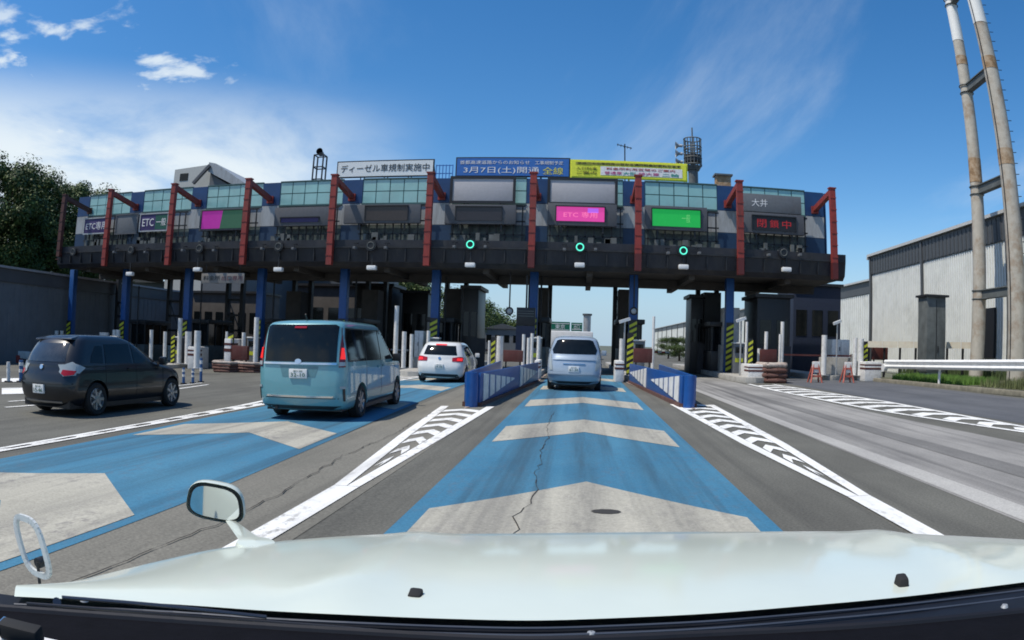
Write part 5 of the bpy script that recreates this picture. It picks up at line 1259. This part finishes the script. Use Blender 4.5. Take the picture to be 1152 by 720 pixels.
# --- black hatchback
hb = [(.18,-1.98,1.95,.70,.3,.5),(.26,-2.08,2.06,.80,.28,.5),(.40,-2.13,2.13,.855,.26,.5),(.58,-2.14,2.13,.872,.25,.5),(.74,-2.10,2.06,.87,.25,.52),(.84,-2.06,1.85,.862,.26,.55),(.90,-2.04,1.58,.85,.27,.6),(.97,-2.02,1.26,.835,.28,.55),(1.15,-1.94,.92,.775,.3,.5),(1.34,-1.80,.55,.70,.3,.45),(1.43,-1.70,.28,.65,.3,.4),(1.49,-1.55,-.02,.56,.3,.3),(1.51,-1.25,-.3,.38,.25,.2)]
gb1, gb2 = gr(110,467.2), gr(192,457)
rzb = math.atan2(-(gb2.x-gb1.x), gb2.y-gb1.y)
rzb = -.02
gb1.x += .07; lb = place(gb1, rzb, .87, -1.27); lb.z = gz(lb.x)
blk_c = Car('hatchback', 'black hatchback with clear and red tail lamps at the far left', 'car', hb, (-1.27,1.33), .31, .87, M['pblack'], lb, rzb, bow=.14, fbow=.3)
blk_c.r.rotation_euler = (0,-.035,rzb); blk_c.r.scale = (1,1.05,1)
c = blk_c
c.patch('rear_window', [(-.58,1.0),(.58,1.0),(.56,1.10),(.50,1.34),(-.50,1.34),(-.56,1.10)], '-y', mat('hatch_glass', (.03,.035,.04), .05, var=.3, spec=.6, coat=.6))
c.both('side_window', [(-1.42,.99),(-1.05,.97),(-.98,1.30),(-1.18,1.30),(-1.36,1.12)], M['glass']); c.both('side_window', [(-.98,.97),(-.12,.96),(-.10,1.35),(-.90,1.33)], M['glass']); c.both('side_window', [(-.05,.96),(1.06,.98),(.80,1.14),(.42,1.33),(-.02,1.38)], M['glass'])
c.patch('windscreen', [(-.62,.98),(.62,.98),(.52,1.32),(-.52,1.32)], '+y', M['glass'])
c.rear_pair('tail_lamp', [(.50,.82),(.62,.74),(.80,.76),(.86,.90),(.70,1.0),(.52,.92)], M['clear'], off=.014, sk=.04)
c.rear_pair('tail_lamp_red', [(.56,.79),(.64,.75),(.78,.77),(.80,.84),(.58,.86)], M['lampred'], off=.022, sk=.03)
c.both('tail_lamp', [(-2.0,.80),(-1.78,.80),(-1.60,.90),(-1.80,.97),(-1.98,.95)], M['clear'], off=.012, sk=.03)
MB().hexa([(-.56,-1.72,1.41),(.56,-1.72,1.41),(.54,-1.45,1.40),(-.54,-1.45,1.40)],[(-.55,-1.71,1.435),(.55,-1.71,1.435),(.5,-1.42,1.485),(-.5,-1.42,1.485)]).build('spoiler', M['pblack'], c.r, bevel=.01); c.plate(.50, txt='15-46')
c.patch('emblem', [(.05*math.cos(t),.90+.045*math.sin(t)) for t in [k*PI/6 for k in range(12)]], '-y', M['chrome'], off=.02)
c.patch('bumper_lip', [(-.78,.60),(.78,.60),(.78,.625),(-.78,.625)], '-y', M['pblack'], off=.03, sk=.04); c.patch('bumper_strip', [(-.55,.26),(.55,.26),(.55,.29),(-.55,.29)], '-y', M['rim'], off=.01)
for yv in (-1.0,.0,.95): c.both('door_seam', [(yv,.32),(yv+.012,.32),(yv+.012,.94),(yv,.94)], M['tyre'], off=.002, sk=.01)
c.both('door_handle', [(-.3,.84),(-.12,.84),(-.12,.87),(-.3,.87)], M['pblack'], off=.03); c.both('door_handle', [(.7,.83),(.88,.83),(.88,.86),(.7,.86)], M['pblack'], off=.03)
c.mirrors(.86, 1.0, M['pblack'])
MB().box(-.7,.7,-1.95,-1.5,.16,.4).box(-.78,.78,-1.4,1.5,.15,.3).build('underbody', M['black'], c.r)

# --- white hatchback
gw = gr(518,430.5); lw_ = Vector((gr(494,431).x-.02, gr(494,431).y+2.1, 0)); lw_.z = gz(lw_.x)
wc = Car('hatchback', 'white hatchback with red tail lamps waiting ahead of the turquoise minivan', 'car', [(a,b,c2,d*1.03,e,f2) for a,b,c2,d,e,f2 in hb], (-1.3,1.33), .315, .89, M['pwhite_car'], lw_, .0, bow=.14, fbow=.3)
c = wc
c.patch('rear_window', [(-.62,1.02),(.62,1.02),(.53,1.36),(-.53,1.36)], '-y', M['glass'])
c.both('side_window', [(-1.3,.99),(-1.0,.97),(-.95,1.30),(-1.15,1.30)], M['glass']); c.both('side_window', [(-.90,.97),(-.12,.96),(-.10,1.35),(-.85,1.33)], M['glass']); c.both('side_window', [(-.05,.96),(1.06,.98),(.80,1.14),(.42,1.33),(-.02,1.38)], M['glass'])
c.patch('windscreen', [(-.62,.98),(.62,.98),(.52,1.32),(-.52,1.32)], '+y', M['glass'])
c.rear_pair('tail_lamp', [(.46,.80),(.84,.78),(.86,.96),(.70,.97),(.46,.93)], M['lampred'], off=.014, sk=.04); c.rear_pair('brake_lamp', [(.62,.83),(.80,.82),(.80,.92),(.64,.92)], M['brake'], off=.02)
c.patch('high_brake_lamp', [(-.2,1.375),(.2,1.375),(.2,1.405),(-.2,1.405)], '-y', M['brake'], off=.02)
c.patch('emblem', [(.05*math.cos(t),.90+.05*math.sin(t)) for t in [k*PI/6 for k in range(12)]], '-y', M['chrome'], off=.02); c.plate(.62, txt='24-08')
c.patch('bumper_diffuser', [(-.72,.24),(.72,.24),(.66,.34),(-.66,.34)], '-y', M['black'], off=.008); c.mirrors(.86, 1.0, M['pwhite_car'])
for yv in (-1.0,.0,.95): c.both('door_seam', [(yv,.32),(yv+.012,.32),(yv+.012,.94),(yv,.94)], M['tyre'], off=.002, sk=.01)
MB().box(-.7,.7,-1.95,-1.5,.16,.4).box(-.78,.78,-1.4,1.5,.15,.3).build('underbody', M['black'], c.r)

# --- silver blue minivan ahead
sv = [(.20,-2.08,2.05,.72,.3,.5),(.27,-2.18,2.14,.81,.28,.5),(.42,-2.24,2.2,.85,.26,.5),(.65,-2.235,2.2,.865,.26,.5),(.88,-2.18,2.1,.862,.26,.52),(.98,-2.14,1.85,.85,.27,.6),(1.06,-2.10,1.5,.84,.28,.6),(1.25,-2.02,1.1,.79,.3,.55),(1.45,-1.92,.7,.725,.3,.5),(1.55,-1.84,.45,.68,.3,.45),(1.61,-1.7,.2,.58,.3,.35),(1.64,-1.4,-.05,.40,.25,.25)]
gs = gr(647,440.3); ls = Vector((gs.x, gs.y+2.1, 0))
sc_ = Car('minivan', 'silver-blue minivan entering the middle lane straight ahead', 'minivan', sv, (-1.35,1.4), .31, .86, M['psilver'], ls, -.03, bow=.16, fbow=.3)
sc_.r.scale = (.985,1,1.035)
c = sc_
c.patch('rear_window', [(-.66,1.10),(.66,1.10),(.70,1.22),(.56,1.50),(.45,1.53),(-.45,1.53),(-.56,1.50),(-.70,1.22)], '-y', M['glass'])
c.both('side_window', [(-1.75,1.12),(-1.1,1.10),(-1.05,1.47),(-1.55,1.47)], M['glass']); c.both('side_window', [(-1.0,1.09),(-.1,1.08),(-.1,1.48),(-.98,1.48)], M['glass']); c.both('side_window', [(-.03,1.08),(1.15,1.10),(.75,1.30),(.35,1.47),(-.03,1.48)], M['glass'])
c.patch('windscreen', [(-.64,1.12),(.64,1.12),(.55,1.48),(-.55,1.48)], '+y', M['glass'])
c.rear_pair('tail_lamp', [(.66,.62),(.74,.62),(.84,.98),(.80,1.12),(.72,1.08)], M['clear'], off=.014, sk=.04); c.plate(.66, txt='61-30')
c.patch('tailgate_crease', [(-.66,.92),(.66,.92),(.66,.945),(-.66,.945)], '-y', M['psilver'], off=.022)
c.patch('chrome_strip', [(-.34,.80),(.34,.80),(.34,.82),(-.34,.82)], '-y', M['chrome'], off=.02)
c.patch('bumper_lip', [(-.8,.50),(.8,.50),(.8,.53),(-.8,.53)], '-y', M['psilver'], off=.035, sk=.05); c.patch('lower_grille', [(-.7,.23),(.7,.23),(.72,.30),(-.72,.30)], '-y', M['black'], off=.008)
c.mirrors(1.0, 1.12, M['psilver'])
MB().box(-.7,.7,-1.95,-1.5,.16,.4).box(-.78,.78,-1.4,1.5,.15,.3).build('underbody', M['black'], c.r)

# ------------------------------------------------------------------ OWN VEHICLE (seen over its bonnet)
own = empty('camera_car', (.2, 1.0, 0), 0, 'white car whose bonnet fills the bottom of the view', 'car')
oo = Vector((.2,1.0,0))
cow = [(16,671,1.05),(100,675,1.055),(200,680,1.06),(300,687,1.065),(400,692,1.07),(500,696,1.07),(600,698,1.07),(700,695,1.07),(800,690,1.07),(900,682,1.065),(1000,673,1.06),(1080,664,1.055),(1152,655,1.05),(1230,645,1.045)]
fr = [(26,668,1.02),(60,660,1.005),(110,648,1.0),(180,631,1.0),(260,615,1.0),(390,603,1.005),(500,601,1.01),(600,600,1.01),(700,599,1.01),(850,598,1.01),(960,598,1.005),(1060,602,1.0),(1152,607,1.0),(1230,612,.99)]
bm = bmesh.new(); rows = []; nv = 12; nu = 90
def crp(P, t): return cr(P, t)
for i in range(nu+1):
    t = i/nu; a = crp(cow, t); b = crp(fr, t); pa = atZ(a[0],a[1],a[2]); pb = atZ(b[0],b[1],b[2]); row = []
    for j in range(nv+1):
        s = j/nv; p = pa.lerp(pb, s); p.z += .016*math.sin(PI*s)
        u = (p.x-.2)/.85; rg = abs(u)-.62; p.z += .012*math.exp(-(rg/.06)**2)*min(1,4*s)*(1-s*.4)     # soft bonnet ridges
        row.append(bm.verts.new(p-oo))
    dirn = (pb-pa); dirn.z = 0; dirn.normalize()
    for k, (dy, dz) in enumerate(((.03,-.012),(.08,-.04),(.14,-.10),(.18,-.2),(.20,-.35),(.21,-.6))):
        row.append(bm.verts.new(pb+dirn*dy+Vector((0,0,dz))-oo))
    rows.append(row)
for a, b in zip(rows, rows[1:]):
    for j in range(len(a)-1): bm.faces.new((a[j],b[j],b[j+1],a[j+1]))
rows_co = [[v.co.copy() for v in r_] for r_ in rows]
bmesh.ops.recalc_face_normals(bm, faces=bm.faces[:])
me = bpy.data.meshes.new('bonnet'); bm.to_mesh(me); bm.free(); me.materials.append(M['phood'])
for p in me.polygons: p.use_smooth = True
bonnet = bpy.data.objects.new('bonnet', me); C.objects.link(bonnet); bonnet.parent = own
# dark cowl trough behind the bonnet, then the dashboard
def strip(name, A, B, m, n=60, dz=0):
    bm = bmesh.new(); ra, rb = [], []
    for i in range(n+1):
        a = cr(A, i/n); b = cr(B, i/n); ra.append(bm.verts.new(atZ(*a)-oo)); rb.append(bm.verts.new(atZ(*b)-oo))
    for i in range(n): bm.faces.new((ra[i],ra[i+1],rb[i+1],rb[i]))
    me = bpy.data.meshes.new(name); bm.to_mesh(me); bm.free(); me.materials.append(m)
    for p in me.polygons: p.use_smooth = True
    o = bpy.data.objects.new(name, me); C.objects.link(o); o.parent = own; return o
cow2 = [(-40,662,1.04)]+cow; cA = [(a,b-1,c-.012) for a,b,c in cow2]; cB = [(a,b+46,1.05) for a,b,c in cow2]
strip('cowl_panel', cA, cB, M['plastic'])
dA = [(-30,683,1.11),(150,696,1.115),(400,712,1.12),(600,721,1.12),(800,714,1.12),(1000,703,1.12),(1200,683,1.11)]
dB = [(a,b+130,1.15) for a,b,c in dA]
strip('dashboard', dA, dB, M['dash'])
f = MB()
for i in range(30): 
    a, b = atZ(*cr(dA, i/30))-oo, atZ(*cr(dA, (i+1)/30))-oo; f.tube(a, b, .006, n=8)
f.build('dashboard_edge', mat('dash_edge', (.006,.005,.006), .5), own, smooth=True)
# cowl ridges, screws
f = MB()
for v0 in (9, 17):
    for i in range(40):
        A_ = [(a,b+v0,c-.008) for a,b,c in cow]; f.tube(atZ(*cr(A_, i/40))-oo, atZ(*cr(A_, (i+1)/40))-oo, .0022, n=6)
f.build('cowl_ridge', mat('ridge', (.05,.06,.08), .3), own, smooth=True)
f = MB()
for u, v in ((913,709),(985,709),(306,711),(95,676),(1130,683),(665,714)): p = atZ(u,v,1.06)-oo; f.lathe([(0,.007),(.004,.005),(.005,.001)], p, 'Z', 10)
f.build('cowl_clip', M['galv'], own, smooth=True)
# wiper arm
f = MB(); wp = [(30,679,1.085),(140,687,1.09),(260,696,1.09),(420,709,1.09),(560,722,1.085)]
for i in range(24): f.tube(atZ(*cr(wp, i/24))-oo, atZ(*cr(wp, (i+1)/24))-oo, .0022, n=8)
wpr = f.build('wiper_blade', mat('wiper_black', (.02,.02,.024), .35), own, smooth=True)
f = MB(); wq = [(70,672,1.095),(180,681,1.10),(300,694,1.095)]
for i in range(12): f.tube(atZ(*cr(wq, i/12))-oo, atZ(*cr(wq, (i+1)/12))-oo, .0026, n=8)
f.tube(atZ(64,682,1.07)-oo, atZ(64,677,1.09)-oo, .006, n=12); f.build('wiper_arm', mat('wiper_metal', (.10,.10,.11), .25, .8), own, smooth=True)
# washer nozzles
for u, v in ((467,664),(1016,647)):
    p = atZ(u,v,1.075)-oo; f = MB(); f.hexa([(p.x-.011,p.y-.014,p.z-.02),(p.x+.011,p.y-.014,p.z-.02),(p.x+.011,p.y+.012,p.z-.02),(p.x-.011,p.y+.012,p.z-.02)],[(p.x-.009,p.y-.010,p.z-.004),(p.x+.009,p.y-.010,p.z-.004),(p.x+.010,p.y+.012,p.z+.001),(p.x-.010,p.y+.012,p.z+.001)]); f.build('washer_nozzle', M['tyre'], own, bevel=.005)
# fender mirror on stalk
c0 = atY(242,565,1.62)-oo; wv = (atY(271,565,1.62).x-atY(214,565,1.62).x)/2; hv = (atY(242,543,1.62).z-atY(242,586,1.62).z)/2
def rrect(hw_, hh_, n=7, e=3.2): return [(hw_*math.copysign(abs(math.cos(t))**(2/e), math.cos(t)), hh_*math.copysign(abs(math.sin(t))**(2/e), math.sin(t))) for t in [2*PI*k/(4*n) for k in range(4*n)]]
fm = empty('fender_mirror', c0); fm.parent = own; fm.rotation_euler = (.05,.10,.28)
rows_ = []
f = MB()
for yy, sc2 in ((-.004,.985),(.0,1.0),(.02,1.0),(.045,.9),(.065,.68),(.075,.3),(.076,.01)):
    rows_.append([f.bm.verts.new((x*sc2*(1-.10*(z/hv)) ,yy,z*sc2)) for x, z in rrect(wv,hv)])
for a, b in zip(rows_, rows_[1:]):
    for k in range(len(a)): f.bm.faces.new((a[k],a[(k+1)%len(a)],b[(k+1)%len(a)],b[k]))
f.build('mirror_shell', M['phood'], fm, smooth=True, angle=60)
f = MB(); f.prism([(x*.90*(1-.10*(z/hv)),-.0035,z*.88) for x, z in rrect(wv,hv)], (0,.003,0)); f.build('mirror_gasket', M['tyre'], fm)
f = MB(); f.prism([(x*.84*(1-.10*(z/hv)),-.0065,z*.81) for x, z in rrect(wv,hv)], (0,.0025,0)); f.build('mirror_face', M['mirror'], fm)
b0 = atZ(288,613,1.0)-oo
f = MB(); a = c0+Vector((.022,.035,-hv*.98)); a2 = b0+Vector((0,0,-.005))
f.hexa([a+Vector((-.012,-.008,0)),a+Vector((.014,-.008,0)),a+Vector((.014,.008,0)),a+Vector((-.012,.008,0))], [a2+Vector((-.022,-.016,0)),a2+Vector((.03,-.016,0)),a2+Vector((.03,.02,0)),a2+Vector((-.022,.02,0))])
f.build('mirror_stalk', M['phood'], own, bevel=.005)
MB().lathe([(-.02,.05),(.006,.04),(.01,.001)], b0, 'Z', 20).build('stalk_base', M['phood'], own, smooth=True)
# solid loop and stem added in place of a windscreen reflection, left edge
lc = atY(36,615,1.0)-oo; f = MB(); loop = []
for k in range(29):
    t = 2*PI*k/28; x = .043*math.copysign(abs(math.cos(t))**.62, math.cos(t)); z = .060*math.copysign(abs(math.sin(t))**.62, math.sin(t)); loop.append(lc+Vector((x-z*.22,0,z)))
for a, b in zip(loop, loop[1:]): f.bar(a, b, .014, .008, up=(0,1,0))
f.build('reflection_loop', mat('loop_white', (.6,.62,.6), .4), own)
MB().tube(atY(45,660,1.0)-oo, lc+Vector((.012,0,-.032)), .004, n=8).lathe([(0,.001),(0,.012),(.02,.012),(.02,.001)], lc+Vector((.010,0,-.035)), 'Y', 12).build('reflection_stem', M['steel'], own, smooth=True)
# gadget on the dashboard, lower left
p = atZ(24,707,1.14); r = empty('dash_gadget', p, .35, 'small black box with silver edge lying on a white pad on the dashboard', 'dash gadget')
MB().box(-.034,.034,-.02,.02,-.018,-.014).build('white_pad', M['lamp'], r, bevel=.001); MB().box(-.026,.022,-.011,.011,-.013,.004).build('gadget_body', M['tyre'], r, bevel=.003); MB().box(-.027,-.024,-.0115,.0115,-.012,.003).build('silver_edge', M['chrome'], r)
# rest of the own car (below/around, so it is a whole front)
f = MB(); f.box(-.83,.83,-4.2,.30,.28,.86); f.build('front_body', M['phood'], own, bevel=.06)
for sx_ in (-1,1):
    f = MB(); f.lathe([(-.1,.2),(-.1,.31),(.1,.31),(.1,.2),(.02,.001)], (sx_*.74,-.1,.31), 'X', 28); f.build('wheel', M['tyre'], own, smooth=True)
